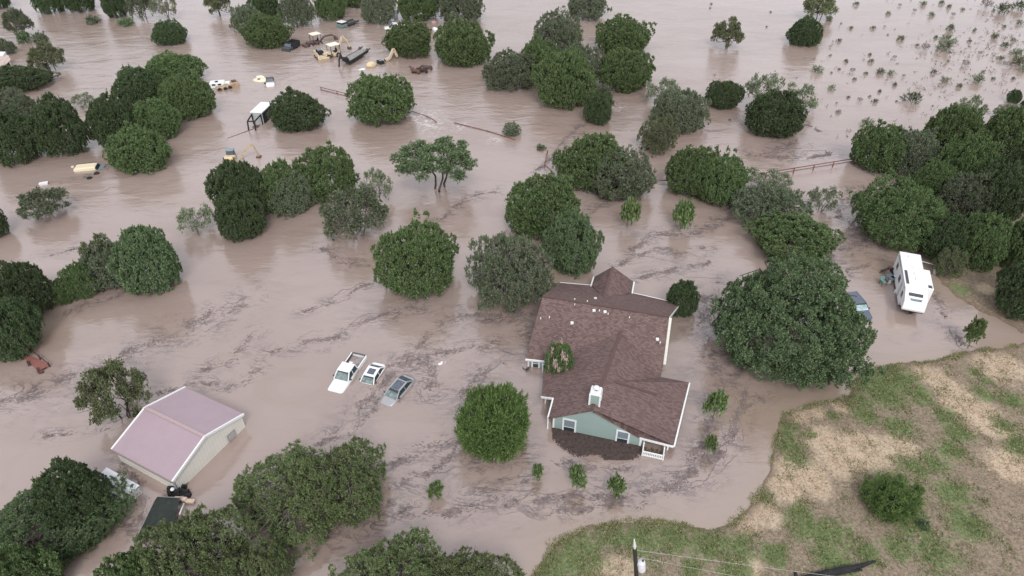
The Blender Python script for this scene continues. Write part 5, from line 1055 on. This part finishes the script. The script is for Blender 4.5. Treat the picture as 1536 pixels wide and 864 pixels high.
small('marker_post', 1457, 514, -1, lambda m_: (m_.tube((0, 0, 0), (.25, 0, 2.0), .09, .07, 6),), greym, 'dark leaning post inside the shrub on the flooded track', 'post')
small('floating_bag', 660.5, 546, 0, lambda m_: (m_.ellipsoid((0, 0, .03), .3, .17, .12), m_.ellipsoid((.25, .22, .02), .16, .1, .08), m_.tube((.5, -.1, .02), (.8, .2, .05), .03)), pw, 'white plastic bag drifting right of the silver car', 'litter', .4)
small('broken_chair', 789, 555, 0, lambda m_: (m_.tube((-.4, .3, .1), (.1, -.3, .15), .05), m_.tube((.1, -.3, .15), (.5, .3, .25), .05), m_.tube((-.1, -.1, .1), (.3, .1, .4), .05), m_.box(.0, .35, -.1, .2, .12, .18)), greym, 'broken dark garden chair by the left end of the roof', 'chair')

# red stock trailer rack sunk at left
o = empty('flatbed_trailer', g(50, 540), 0, 'rusty red flatbed trailer awash with raised side rail', 'trailer'); O = o.location.copy()
t1, t2, t3, t4 = g(28, 530, .07), g(50, 544, .07), g(62, 559, .07), g(74, 549, .07); t0 = g(40, 528, .07); u0 = g(28, 515, .55); u1 = g(44, 523, .6); u2 = g(72, 545, .55)
dk = [g(27, 530, .05), g(61, 557, .05), g(75, 549, .05), g(35, 531, .05)]
mb = MB(); mb.poly([v-O for v in [g(28, 530, .06), g(57, 556, .06), g(61, 558.5, .06), g(74, 549, .06), g(63, 541, .06), g(46, 534, .06)]], .5); mb.build('deck', mat('red_oxide_deck', (.25, .105, .085), .7, var=.12, scale=1.5), o)
dr = mat('dark_red_steel', (.075, .04, .035), .7, var=.3)
mb = MB(); mb.bar(u0-O, u1-O, .10, .10); mb.bar(u1-O, u2-O, .10, .10); mb.build('side_rail', dr, o)
for v in (u1, (u1+u2)/2, u2): mb = MB(); mb.bar(Vector((v.x, v.y, -.6))-O, v-O+Vector((0, 0, .12)), .14, .14); mb.build('stake', dr, o)
mb = MB(); mb.bar(g(41, 542, .2)-O, g(44, 548, .2)-O, .22, .15); mb.bar(g(56, 552, .2)-O, g(58, 558, .2)-O, .22, .15); mb.bar(g(58, 559, .15)-O, g(65, 558, .15)-O, .25, .15); mb.bar(g(62, 555, .15)-O, g(70, 551, .15)-O, .12, .1); mb.bar(g(28, 531, .1)-O, g(34, 539, .1)-O, .18, .1); mb.build('coupling', dr, o)

# utility pole
q = gz(957, 905); base = q; topz = None
tp = g(951.5, 808, 10.0); 
# height at which the pole top lands on its pixel
best = min((abs(proj(np.array([[base.x, base.y, base.z+h_]]))[1][0]-808), h_) for h_ in np.arange(3, 12, .05)); PH = best[1]
up_ = Vector((base.x, base.y, base.z)); u_, v_ = proj(np.array([[base.x, base.y, base.z+PH]]))
lean = (951.5-u_[0])*(up_.y*cos(PITCH)+(CAM_H-PH)*sin(PITCH))/F_PX
o = empty('utility_pole', base, 0, 'dark wooden utility pole with a white topped transformer at the bottom edge', 'utility pole'); o.rotation_euler = (0, math.atan2(lean, PH), 0)
mb = MB(); mb.tube((0, 0, -1), (0, 0, PH-1.25), .19, .15, 12); mb.build('pole', mat('tarred_wood', (.030, .026, .022), .9, var=.3, scale=12), o)
mb = MB(); mb.tube((0, 0, PH-1.25), (0, 0, PH-.9), .10, .09, 10); mb.lathe((0, 0, 0), [(.10, PH-.9), (.16, PH-.87), (.06, PH-.8), (.12, PH-.62), (.05, PH-.55), (.10, PH-.38), (.05, PH-.3), (.05, PH), (.001, PH+.02)], 12); mb.build('insulator', mat('porcelain', (.62, .62, .60), .3), o)
mb = MB(); mb.lathe((.42, -.1, 0), [(.30, PH-4.0), (.30, PH-3.0), (.27, PH-2.92), (.001, PH-2.88)], 18); tf = mb.build('transformer', mat('pale_grey_steel', (.66, .67, .70), .4), o)
mb = MB(); mb.lathe((.55, -.1, 0), [(.06, PH-2.9), (.09, PH-2.75), (.04, PH-2.7), (.001, PH-2.6)], 10); mb.build('bushing', greym, tf)
mb = MB(); mb.box(.1, .3, -.15, -.02, PH-3.4, PH-3.2); mb.build('bracket', white, o)
def wire(a_, b_, sag, label, r=.018):
    mb = MB(); n = 24; pts = [a_+(b_-a_)*i/n-Vector((0, 0, sag*4*(i/n)*(1-i/n))) for i in range(n+1)]
    for i in range(n): mb.tube(pts[i], pts[i+1], r, r, 4, False)
    tag(mb.build('power_line', mat('aluminium_wire', (.55, .55, .53), .4, .3)), label, 'power line')
pt = Vector((base.x+lean*.85, base.y, base.z+PH-1.5)); wire(pt, Vector((base.x+38, base.y-3.5, base.z+5.0)), .3, 'thin pale wire running right from the utility pole', .010)
wire(Vector((base.x+lean*.75, base.y, base.z+PH-2.4)), Vector((base.x+38, base.y-5.5, base.z+3.5)), .4, 'lower thin wire running right from the pole at its transformer', .008)

# burnt log at bottom edge
o = empty('fallen_log', gz(1250, 868), 0, 'charred black log lying across the bottom edge of the grass', 'log'); O = o.location.copy(); mb = MB(); rs = np.random.RandomState(3)
pp = [gz(px, py)+Vector((0, 0, .12)) for px, py in ((1195, 872), (1225, 866), (1255, 858), (1290, 850), (1312, 843))]; rad = (.26, .36, .32, .2, .08)
for i in range(4): mb.tube(pp[i]-O, pp[i+1]-O, rad[i], rad[i+1], 9)
mb.tube(pp[0]-O, pp[0]-O+Vector((-.05, .55, .35)), .2, .14, 7); mb.tube(pp[2]-O, pp[2]-O+Vector((.6, .25, .2)), .1, .04, 6); mb.tube(pp[1]-O, pp[3]-O+Vector((0, -.35, 0)), .15, .08, 6); mb.build('wood', mat('charcoal', (.022, .022, .024), .85, var=.4, scale=6, bump=.5), o)

# ---------------------------------------------------------------- flooded machine yard (far)
def sc(px, py): return g(px, py).y*0+F_PX/((g(px, py)-Vector((0, 0, CAM_H))).dot(Vector((0, cos(PITCH), -sin(PITCH)))))  # px per metre
def box_truck_cab(px, py, z, hd, label, m, bedm, L_=5.6, cat='pickup', hood=True):
    o = empty('pickup_truck', (0, 0, 0), 0, label, cat)
    mb = MB(); mb.loft([ring(L_/2, .85, .7, .5, .95), ring(L_/2-.3, .97, .84, .45, 1.12), ring(.9, 1.0, .9, .4, 1.2), ring(-.8, 1.0, .92, .4, 1.2)]); mb.build('body', m, o)
    mb = MB()
    for s in (-1, 1): mb.box(-L_/2, -.8, s*.86, s*1.0, .45, 1.22)
    mb.box(-L_/2, -L_/2+.12, -.86, .86, .45, 1.2); mb.box(-L_/2+.12, -.8, -.86, .86, .45, .75); mb.build('bed', bedm, o)
    greenhouse(o, -.8, 1.1, -.65, .4, .9, .74, 1.17, 1.9, m); wheels(o, (1.8, -1.9), 1.0, .4); place(o, px, py, z, hd)
    return o
box_truck_cab(592, 41, -.85, 198, 'white pickup far off, just left of the neat round juniper', pw, pw)
# grey flatbed truck with pale cab
o = empty('flatbed_truck', (0, 0, 0), 0, 'dark flatbed truck with a pale cab roof on the far water', 'truck')
mb = MB(); mb.box(.6, 2.6, -1.05, 1.05, .4, 1.5, .15); mb.build('cab', mat('grey_green_paint', (.17, .21, .20), .4), o); mb = MB(); mb.box(.7, 2.4, -1.0, 1.0, 1.95, 2.1, .06); mb.build('cab_roof', pw, o)
mb = MB(); mb.frust(.65, 2.45, -1.0, 1.0, 1.5, .75, 2.3, -.92, .92, 1.95); mb.build('side_windows', glass, o); mb = MB(); mb.box(-3.6, .5, -1.15, 1.15, 1.0, 1.15); mb.box(-3.6, .5, -1.15, -1.05, 1.15, 1.45); mb.box(-3.6, .5, 1.05, 1.15, 1.15, 1.45); mb.box(.4, .5, -1.05, 1.05, 1.15, 1.9); mb.build('flat_bed', greym, o)
wheels(o, (1.7, -2.2), 1.05, .45); place(o, 520, 39, -.5, 235)
# dark dump trailer
o = empty('dump_truck', (0, 0, 0), 0, 'small black dump truck right of the round juniper', 'truck')
mb = MB(); mb.box(.7, 2.4, -1.1, 1.1, .4, 1.5, .2); mb.build('bonnet', greym, o); mb = MB()
for s in (-1, 1): mb.box(-2.3, .6, s*1.05, s*1.2, .8, 2.1)
mb.box(-2.4, -2.25, -1.05, 1.05, .8, 2.1); mb.box(.5, .65, -1.05, 1.05, .8, 2.3); mb.box(-2.3, .6, -1.05, 1.05, .8, 1.1); mb.build('tipper_body', blk, o)
mb = MB(); mb.add([(1.4, -.95, 1.5), (1.4, .95, 1.5), (.9, .85, 2.0), (.9, -.85, 2.0), (1.3, -.95, 1.5), (1.3, .95, 1.5), (.8, .85, 2.0), (.8, -.85, 2.0)], [(0, 1, 2, 3), (7, 6, 5, 4), (0, 4, 5, 1), (1, 5, 6, 2), (2, 6, 7, 3), (3, 7, 4, 0)]); mb.build('windshield', panor, o); wheels(o, (1.6, -1.5), 1.15, .5); place(o, 437, 73, -.55, 250)

def digger_arm(o, pts, m, w=.28, name='digger_arm', bucket=True):
    mb = MB()
    for a_, b_ in zip(pts[:-1], pts[1:]): mb.bar(a_, b_, w, w*1.3)
    r_ = mb.build(name, m, o)
    if bucket: e_ = Vector(pts[-1]); k = MB(); k.frust(e_.x-.35, e_.x+.35, e_.y-.4, e_.y+.4, e_.z-.6, e_.x-.4, e_.x+.4, e_.y-.4, e_.y+.4, e_.z); k.build('bucket', rustm, r_)
def canopy(o, x0, x1, w, zt, z0, m=pale):
    mb = MB(); mb.frust(x0, x1, -w, w, zt, x0+.12, x1-.12, -w+.12, w-.12, zt+.14); mb.build('canopy_roof', m, o)
    for sx_ in (x0+.15, x1-.15):
        for s in (-1, 1): mb = MB(); mb.bar((sx_, s*(w-.15), z0), (sx_, s*(w-.15), zt), .09, .09); mb.build('canopy_post', blk, o)
# back tractor loader (red brown body)
o = empty('tractor_digger', (0, 0, 0), 0, 'rusty tractor digger with a pale canopy, back one of the pair', 'digger')
mb = MB(); mb.box(.2, 2.4, -.55, .55, .5, 1.5, .2); mb.box(-1.2, .3, -.8, .8, .5, 1.2, .1); mb.build('body', rustm, o); mb = MB(); mb.box(-.7, -.1, -.35, .35, 1.2, 1.35, .03); mb.box(-.75, -.6, -.35, .35, 1.35, 1.9, .03); mb.build('seat', blk, o)
canopy(o, -1.3, 1.1, 1.05, 3.0, 1.1); digger_arm(o, [(-1.3, 0, 1.0), (-2.6, .1, 1.9), (-4.6, .2, 1.9), (-5.6, .2, 1.1)], rustm, .28)
mb = MB(); mb.frust(2.5, 3.3, -1.1, 1.1, .3, 2.6, 3.5, -1.1, 1.1, 1.0); mb.build('loader_bucket', rustm, o); mb = MB(); mb.bar((.4, -.8, 1.3), (2.7, -.8, .8), .15, .2); mb.bar((.4, .8, 1.3), (2.7, .8, .8), .15, .2); mb.build('loader_arm', rustm, o)
wheels(o, (1.8, -.8), 1.0, .6); place(o, 474, 66, -.5, 222)
# front tractor loader tan
o = empty('tractor_digger', (0, 0, 0), 0, 'tan tractor digger with a pale canopy and tall folded boom', 'digger')
mb = MB(); mb.loft([ring(2.7, .45, .4, .7, 1.45), ring(2.2, .55, .5, .6, 1.65), ring(.5, .55, .5, .6, 1.75)]); mb.box(-1.4, .5, -.85, .85, .5, 1.2, .1); mb.build('body', tanp, o)
for s in (-1, 1): mb = MB(); mb.tube((2.0, s*.5, 1.25), (2.0, s*.56, 1.25), .22, .22, 10); mb.build('headlight', blk, o)
mb = MB(); mb.box(-.8, -.2, -.4, .4, 1.2, 1.4, .03); mb.box(-.9, -.7, -.4, .4, 1.4, 2.1, .03); mb.build('seat', blk, o)
canopy(o, -1.5, 1.2, 1.1, 3.1, 1.1); digger_arm(o, [(-1.5, 0, .9), (-1.9, .0, 2.6), (-2.9, 0, 4.4), (-3.9, .0, 3.3), (-4.4, 0, 1.6)], tanp, .34)
mb = MB(); mb.frust(3.0, 4.0, -1.15, 1.15, .3, 2.9, 4.2, -1.15, 1.15, 1.15); mb.build('loader_bucket', tanp, o); mb = MB(); mb.bar((.4, -.8, 1.5), (3.1, -.8, .9), .18, .25); mb.bar((.4, .8, 1.5), (3.1, .8, .9), .18, .25); mb.build('loader_arm', tanp, o)
wheels(o, (1.9, -.8), 1.1, .65); place(o, 501, 84, -.35, 222)
# skid loader, cab open
o = empty('skid_loader', (0, 0, 0), 0, 'low tan skid loader with a black cage in front of the diggers', 'loader')
mb = MB(); mb.box(-1.4, 1.0, -.85, -.55, .4, 1.5, .1); mb.box(-1.4, 1.0, .55, .85, .4, 1.5, .1); mb.box(-1.6, -1.1, -.8, .8, .4, 1.6, .12); mb.build('body', tanp, o)
mb = MB(); mb.bar((-1.3, -.75, 1.6), (1.4, -.75, 1.5), .16, .24); mb.bar((-1.3, .75, 1.6), (1.4, .75, 1.5), .16, .24); mb.bar((1.4, -.8, 1.5), (1.8, -.8, .6), .16, .24); mb.bar((1.4, .8, 1.5), (1.8, .8, .6), .16, .24); mb.build('lift_arm', tanp, o)
mb = MB(); mb.box(-.9, .7, -.52, .52, .6, 2.0, .1); mb.build('cab_cage', blk, o); mb = MB(); mb.box(-.7, .4, -.4, .4, 2.0, 2.06); mb.build('cab_top', panor, o)
mb = MB(); mb.frust(1.7, 2.4, -1.0, 1.0, .3, 1.7, 2.6, -1.0, 1.0, .95); mb.build('loader_bucket', tanp, o); wheels(o, (.6, -.7), 1.0, .42); place(o, 481, 86, -.45, 300); o.scale = (1.25, 1.25, 1.1)
# gooseneck flatbed trailer
o = empty('gooseneck_trailer', g(530, 90), 0, 'empty grey gooseneck flatbed trailer with black frame', 'trailer'); O = o.location.copy()
k1, k2, k3, k4 = g(513.5, 88, .9), g(524, 93, .9), g(552, 75.5, .9), g(541, 73, .9)
mb = MB(); mb.poly([v-O for v in (k1, k2, k3, k4)], .12); mb.build('deck', mat('weathered_planks', (.27, .25, .24), .85, var=.3, scale=2), o)
mb = MB(); Z = Vector((0, 0, 1))
mb.bar(k2-O-Z*.15, k3-O-Z*.15, .2, .55); mb.bar(k1-O-Z*.15, k4-O-Z*.15, .15, .4); mb.bar(k1-O, k2-O, .3, .9)
n1, n2 = k1+Z*1.5, k2+Z*1.5; hb = g(498, 97, .0)
nf_ = k1+(k1-k4).normalized()*.2; m1 = (k1+k2)/2; dv = (m1-(k3+k4)/2).normalized(); tp1 = m1+dv*.6+Z*1.1; tp2 = m1+dv*2.4+Z*1.3; mb.bar(k1-O, k1+dv*.5+Z*1.1-O, .25, .3); mb.bar(k2-O, k2+dv*.5+Z*1.1-O, .25, .3)
mb.bar(k1+dv*.5+Z*1.1-O, tp2-O, .22, .35); mb.bar(k2+dv*.5+Z*1.1-O, tp2-O, .22, .35); mb.bar(tp2-O, tp2+dv*.6-Z*1.9-O, .3, .3); mb.build('gooseneck', blk, o)
mb = MB(); r1_, r2_ = k3, k4
for v, w_ in ((k3, -1), (k4, 1)): mb.bar(v-O, v-dv*.9+Z*.25-O, .35, .12); mb.bar(v-O-dv*-.9, v-O+dv*.2+Z*.5, .5, .15)
mb.build('ramp', greym, o)
# drowned digger with boom right of trailer
o = empty('wheel_loader', (0, 0, 0), 0, 'nearly drowned tan digger with a bent boom below the neat juniper', 'digger')
mb = MB(); mb.ellipsoid((0, 0, .25), 1.35, 1.0, .75, 14, 8); mb.build('engine_cover', yel, o); mb = MB(); mb.tube((.0, -.9, .45), (0, .9, .45), .35, .35, 10); mb.build('body', tanp, o)
mb = MB(); mb.box(-3.2, -2.0, -.8, .8, -.2, .75, .12); mb.build('cab', blk, o); mb = MB(); mb.box(-3.0, -2.2, -.6, .6, .75, .8); mb.build('cab_top', panor, o)
digger_arm(o, [(-3.4, 0, .2), (-5.2, 0, .7), (-6.5, 0, 2.5), (-7.3, 0, .5)], tanp, .42, bucket=False); mb = MB(); mb.bar((-3.4, .5, .9), (-3.9, .2, .2), .2, .2); mb.build('hydraulic_ram', rustm, o)
a_ = g(557, 99); b_ = g(593, 89); o.location = (a_.x, a_.y, 0); o.rotation_euler = (0, 0, atan2(b_.y-a_.y, b_.x-a_.x)+pi)
small('white_drum', 544, 104.5, 0, lambda m_: (m_.ellipsoid((0, 0, .05), .7, .35, .25), m_.box(-.9, -.4, -.3, .1, 0, .2, .05)), pw, 'white drum floating left of the drowned tan digger', 'drum', .3)
# white truck + tan parts
o = empty('work_truck', (0, 0, 0), 0, 'white work truck sunk to its windows beside the upper left clump', 'truck')
mb = MB(); mb.box(-1.8, 1.3, -.95, .95, .2, 1.3, .15); mb.build('cab', pw, o); mb = MB(); mb.frust(1.3, 2.6, -.9, .9, .2, 1.3, 2.4, -.8, .8, .95); mb.build('bonnet', pw, o)
mb = MB(); mb.box(.0, .7, -.97, -.94, .75, 1.15); mb.box(-1.2, -.5, -.97, -.94, .75, 1.15); mb.build('window', glass, o); mb = MB(); mb.box(-3.4, -1.8, -.95, .95, .2, .9, .1); mb.build('rear_bed', blk, o)
mb = MB(); mb.box(-.6, .0, -.5, .2, 1.3, 1.42, .03); mb.build('roof_hatch', blk, o)
place(o, 329, 130, -.15, 12)
o = empty('earth_mover', (0, 0, 0), 0, 'tan earth moving machine breaking the surface beside the white work truck', 'machine')
mb = MB(); mb.box(.8, 2.6, -.8, .8, -.3, 1.0, .25); mb.box(-2.2, .2, -1.1, .6, -.4, .5, .15); mb.ellipsoid((.0, -.2, .3), .8, .7, .6); mb.build('body', mat('rust_tan_paint', (.40, .29, .19), .6, var=.3, scale=3), o)
for x, y in ((-1.6, -1.1), (-.4, -1.2), (.6, -.9)): mb = MB(); mb.tube((x, y, .15), (x, y-.3, .15), .4, .4, 12); mb.build('wheel', blk, o)
mb = MB(); mb.box(1.2, 2.2, -.5, .5, 1.0, 1.25, .05); mb.build('engine_grille', rustm, o); place(o, 340, 131, 0, 28)
# drowned tan tank + cab
o = empty('drowned_mixer', (0, 0, 0), 0, 'cream round tank tops awash behind the small white cab', 'tank')
mb = MB(); mb.ellipsoid((0, 0, -.05), 1.9, 1.35, .42, 18, 8); mb.build('tank', mat('cream_tank', (.76, .67, .50), .5, var=.12, scale=2), o); mb = MB(); mb.ellipsoid((-1.0, 1.7, -.05), 1.1, .7, .35, 14, 6); mb.build('second_tank', pale, o)
mb = MB(); mb.lathe((-.1, -.4, 0), [(.35, .2), (.35, .4), (.2, .42), (.001, .36)], 12); mb.build('hatch', mat('olive_metal', (.12, .13, .06), .6), o); place(o, 391, 120, 0, -12)
o = empty('sunken_truck', (0, 0, 0), 0, 'small white cab with a black windshield beside the cream tank tops', 'truck')
mb = MB(); mb.loft([ring(1.5, .6, .5, -.4, .35), ring(1.1, .9, .8, -.4, .6), ring(-.1, .95, .85, -.4, .75)]); mb.build('bonnet', pw, o); greenhouse(o, -1.3, .1, -1.2, -.35, .85, .7, .7, 1.3, greym, ws=panor)
mb = MB(); mb.box(-.2, .1, -1.3, -.9, .3, .6, .05); mb.build('mirror', blk, o); place(o, 406, 127, -.05, 285)
# box trailer with open frame
o = empty('box_trailer', (0, 0, 0), 0, 'white topped box trailer with a black hitch frame by a round juniper', 'trailer')
mb = MB(); mb.box(-3.4, 1.6, -1.15, 1.15, .2, 2.6); mb.build('body', mat('grey_panel', (.42, .44, .44), .4, var=.1), o); mb = MB(); mb.box(-3.45, 1.65, -1.2, 1.2, 2.6, 2.75, .04); mb.build('roof', pw, o)
mb = MB(); mb.box(-3.3, 1.5, 1.15, 1.18, .3, 2.5); mb.build('side_panel', blk, o); mb = MB()
for s in (-1, 1): mb.bar((1.6, s*.9, 2.3), (4.2, s*.7, 2.0), .16, .22); mb.bar((4.2, s*.7, 2.0), (4.6, s*.7, .1), .18, .22); mb.bar((1.7, s*.9, .3), (1.7, s*.9, 2.3), .2, .2)
mb.bar((4.2, -.7, 2.0), (4.2, .7, 2.0), .16, .2); mb.build('hitch_frame', blk, o); mb = MB(); mb.box(2.2, 3.4, -.6, .6, .1, .4, .05); mb.build('tool_chest', rustm, o)
a_ = g(388, 186); b_ = g(411, 168); o.location = (a_.x, a_.y, -.35); o.location.z = -.35; o.rotation_euler = (0, 0, atan2(a_.y-b_.y, a_.x-b_.x)+radians(6)); q = Vector((cos(o.rotation_euler.z), sin(o.rotation_euler.z), 0)); o.location -= q*1.6
tag(small('rope_line', 362, 200, 0, lambda m_: m_.tube((-1.9, -2.2, .02), (1.9, 2.2, .04), .05, .05, 5), greym, 'thin dark cable trailing in the water left of the box trailer', 'cable'))
# excavator
o = empty('excavator', (0, 0, 0), 0, 'small yellow excavator with a grey cab and bent arm in the water', 'excavator')
mb = MB(); mb.box(-1.0, .9, -1.0, .2, -.2, .95, .2); mb.build('body', yel, o); mb = MB(); mb.frust(-.75, .7, -.1, 1.1, .1, -.55, .55, .0, 1.0, 1.7); mb.build('cab_glass', panor, o)
mb = MB(); mb.box(-.7, .7, -.05, 1.05, 1.7, 1.82, .05); mb.build('cab_roof', mat('blue_grey_roof', (.22, .28, .30), .4), o)
digger_arm(o, [(1.6, .3, -.1), (2.4, .4, 1.4), (4.0, .6, 2.5), (4.6, .7, .2)], mat('worn_yellow_arm', (.50, .39, .27), .5, var=.3), .26); place(o, 347, 240, 0, 5)
# floating yellow roof (sunk bus or van)
o = empty('sunken_van', (0, 0, 0), 0, 'yellow van roof awash at the left of the front upper left juniper', 'van')
mb = MB(); mb.loft([[(x, -1.0, -.5), (x, -1.0, z-.1), (x, -.85, z), (x, .85, z), (x, 1.0, z-.1), (x, 1.0, -.5)] for x, z in ((-1.9, .38), (-1.7, .5), (1.3, .55), (1.5, .45))], False); mb.build('roof_shell', mat('cream_yellow', (.80, .70, .50), .4, var=.06), o)
mb = MB(); mb.frust(1.5, 2.0, -.9, .9, -.2, 1.5, 1.6, -.8, .8, .42); mb.build('windshield', glass, o); mb = MB(); mb.frust(1.9, 2.9, -.8, .8, -.4, 1.95, 2.7, -.7, .7, .12); mb.build('bonnet', mat('slate_top', (.16, .23, .27)), o); mb = MB(); mb.bar((-1.9, 1.02, .45), (1.3, 1.02, .55), .1, .12); mb.build('roof_rail', greym, o)
place(o, 131.5, 252.5, 0, 12); o.scale = (1.0, .95, 1.0)
small('drifting_tyre', 145, 260.5, 0, lambda m_: m_.lathe((0, 0, .05), [(.2, .08), (.28, .16), (.4, .14), (.46, .02), (.4, -.1)], 16), blk, 'black tyre drifting nearest the yellow van roof', 'tyre')
small('drifting_tyre', 134.5, 267.5, 0, lambda m_: m_.lathe((0, 0, .05), [(.2, .08), (.28, .16), (.4, .14), (.46, .02), (.4, -.1)], 16), blk, 'black tyre drifting lower below the yellow van roof', 'tyre')
small('floating_bucket', 109, 250.5, 0, lambda m_: m_.lathe((0, 0, 0), [(.22, -.1), (.26, .15), (.15, .2), (.001, .2)], 12), cream, 'tiny cream tub left of the yellow van roof', 'tub')
small('white_tub', 66, 276.5, 0, lambda m_: (m_.frust(-.55, .55, -.3, .3, -.1, -.65, .65, -.38, .38, .3),), pw, 'white tub just behind the grey twiggy juniper', 'tub', .4)
small('white_tank', 653, 45.5, 0, lambda m_: (m_.ellipsoid((0, 0, .2), 1.2, .5, .6), m_.box(.6, 1.6, -.9, -.2, 0, .5, .1)), pw, 'white tank showing between the two round junipers', 'tank', -.8)
small('red_tank', 0+651, 34.5, 0, lambda m_: m_.ellipsoid((0, 0, .1), .8, .5, .5), mat('pinkish_metal', (.45, .28, .25), .6), 'pinkish drum above the white tank between round junipers', 'drum')
small('propane_cylinder', 594, 26.5, 0.0, lambda m_: m_.lathe((0, 0, 0), [(.5, 0), (.6, .3), (.6, 1.6), (.3, 2.0), (.001, 2.1)], 12), mat('pale_blue_tank', (.5, .56, .66), .4), 'pale blue upright tank behind the far white pickup', 'tank')
# horses standing in the water
def horse(px, py, hd, z, label, m, neck_up=True):
    o = empty('horse', (0, 0, 0), 0, label, 'horse')
    V = [(-.75, 0, 1.32), (-.35, 0, 1.30), (.1, 0, 1.27), (.55, 0, 1.34), (.85, 0, 1.55), (1.12, 0, 1.85 if neck_up else 1.35), (1.3, 0, 1.95 if neck_up else 1.2), (1.52, 0, 1.78 if neck_up else 1.0),
         (-.8, .2, 1.0), (-.72, .22, .55), (-.85, .22, .1), (-.8, -.2, 1.0), (-.72, -.22, .55), (-.85, -.22, .1), (.6, .18, .95), (.62, .18, .5), (.6, .18, .05), (.6, -.18, .95), (.62, -.18, .5), (.6, -.18, .05), (-.98, 0, 1.25), (-1.12, 0, .8)]
    Rr = [.34, .37, .38, .35, .27, .19, .17, .11, .16, .08, .05, .16, .08, .05, .13, .07, .05, .13, .07, .05, .06, .04]
    Ed = [(0, 1), (1, 2), (2, 3), (3, 4), (4, 5), (5, 6), (6, 7), (0, 8), (8, 9), (9, 10), (0, 11), (11, 12), (12, 13), (3, 14), (14, 15), (15, 16), (3, 17), (17, 18), (18, 19), (0, 20), (20, 21)]
    me = bpy.data.meshes.new('body'); me.from_pydata(V, Ed, []); b_ = link('body', me, o); sk = b_.modifiers.new('skin', 'SKIN'); sk.use_smooth_shade = True
    for i, r_ in enumerate(Rr): me.skin_vertices[0].data[i].radius = (r_, r_)
    me.skin_vertices[0].data[1].use_root = True
    ss = b_.modifiers.new('sub', 'SUBSURF'); ss.levels = ss.render_levels = 1; me.materials.append(m)
    mb = MB(); mz = 1.98 if neck_up else 1.35
    for i in range(5): t_ = i/5; mb.frust(.75+.45*t_, .87+.45*t_, -.03, .03, 1.5+(mz-1.5)*t_, .72+.45*t_, .85+.45*t_, -.02, .02, 1.72+(mz-1.5)*t_)
    mb.build('mane', blk, o); place(o, px, py, z, hd); o.scale = (1.2, 1.35, 1.1); return o
hb1 = mat('bay_coat', (.13, .065, .05), .7, var=.2); hb2 = mat('dark_coat', (.035, .025, .024), .7, var=.2); hb3 = mat('brown_coat', (.10, .06, .055), .7, var=.2)
horse(623.5, 110, 150, -.8, 'reddish brown horse standing alone, left of the other two', hb1); horse(634, 109, 165, -.8, 'nearly black horse in front of the brown one', hb2, False); horse(641, 104.5, 172, -.8, 'brown horse standing behind the nearly black one', hb3, False)
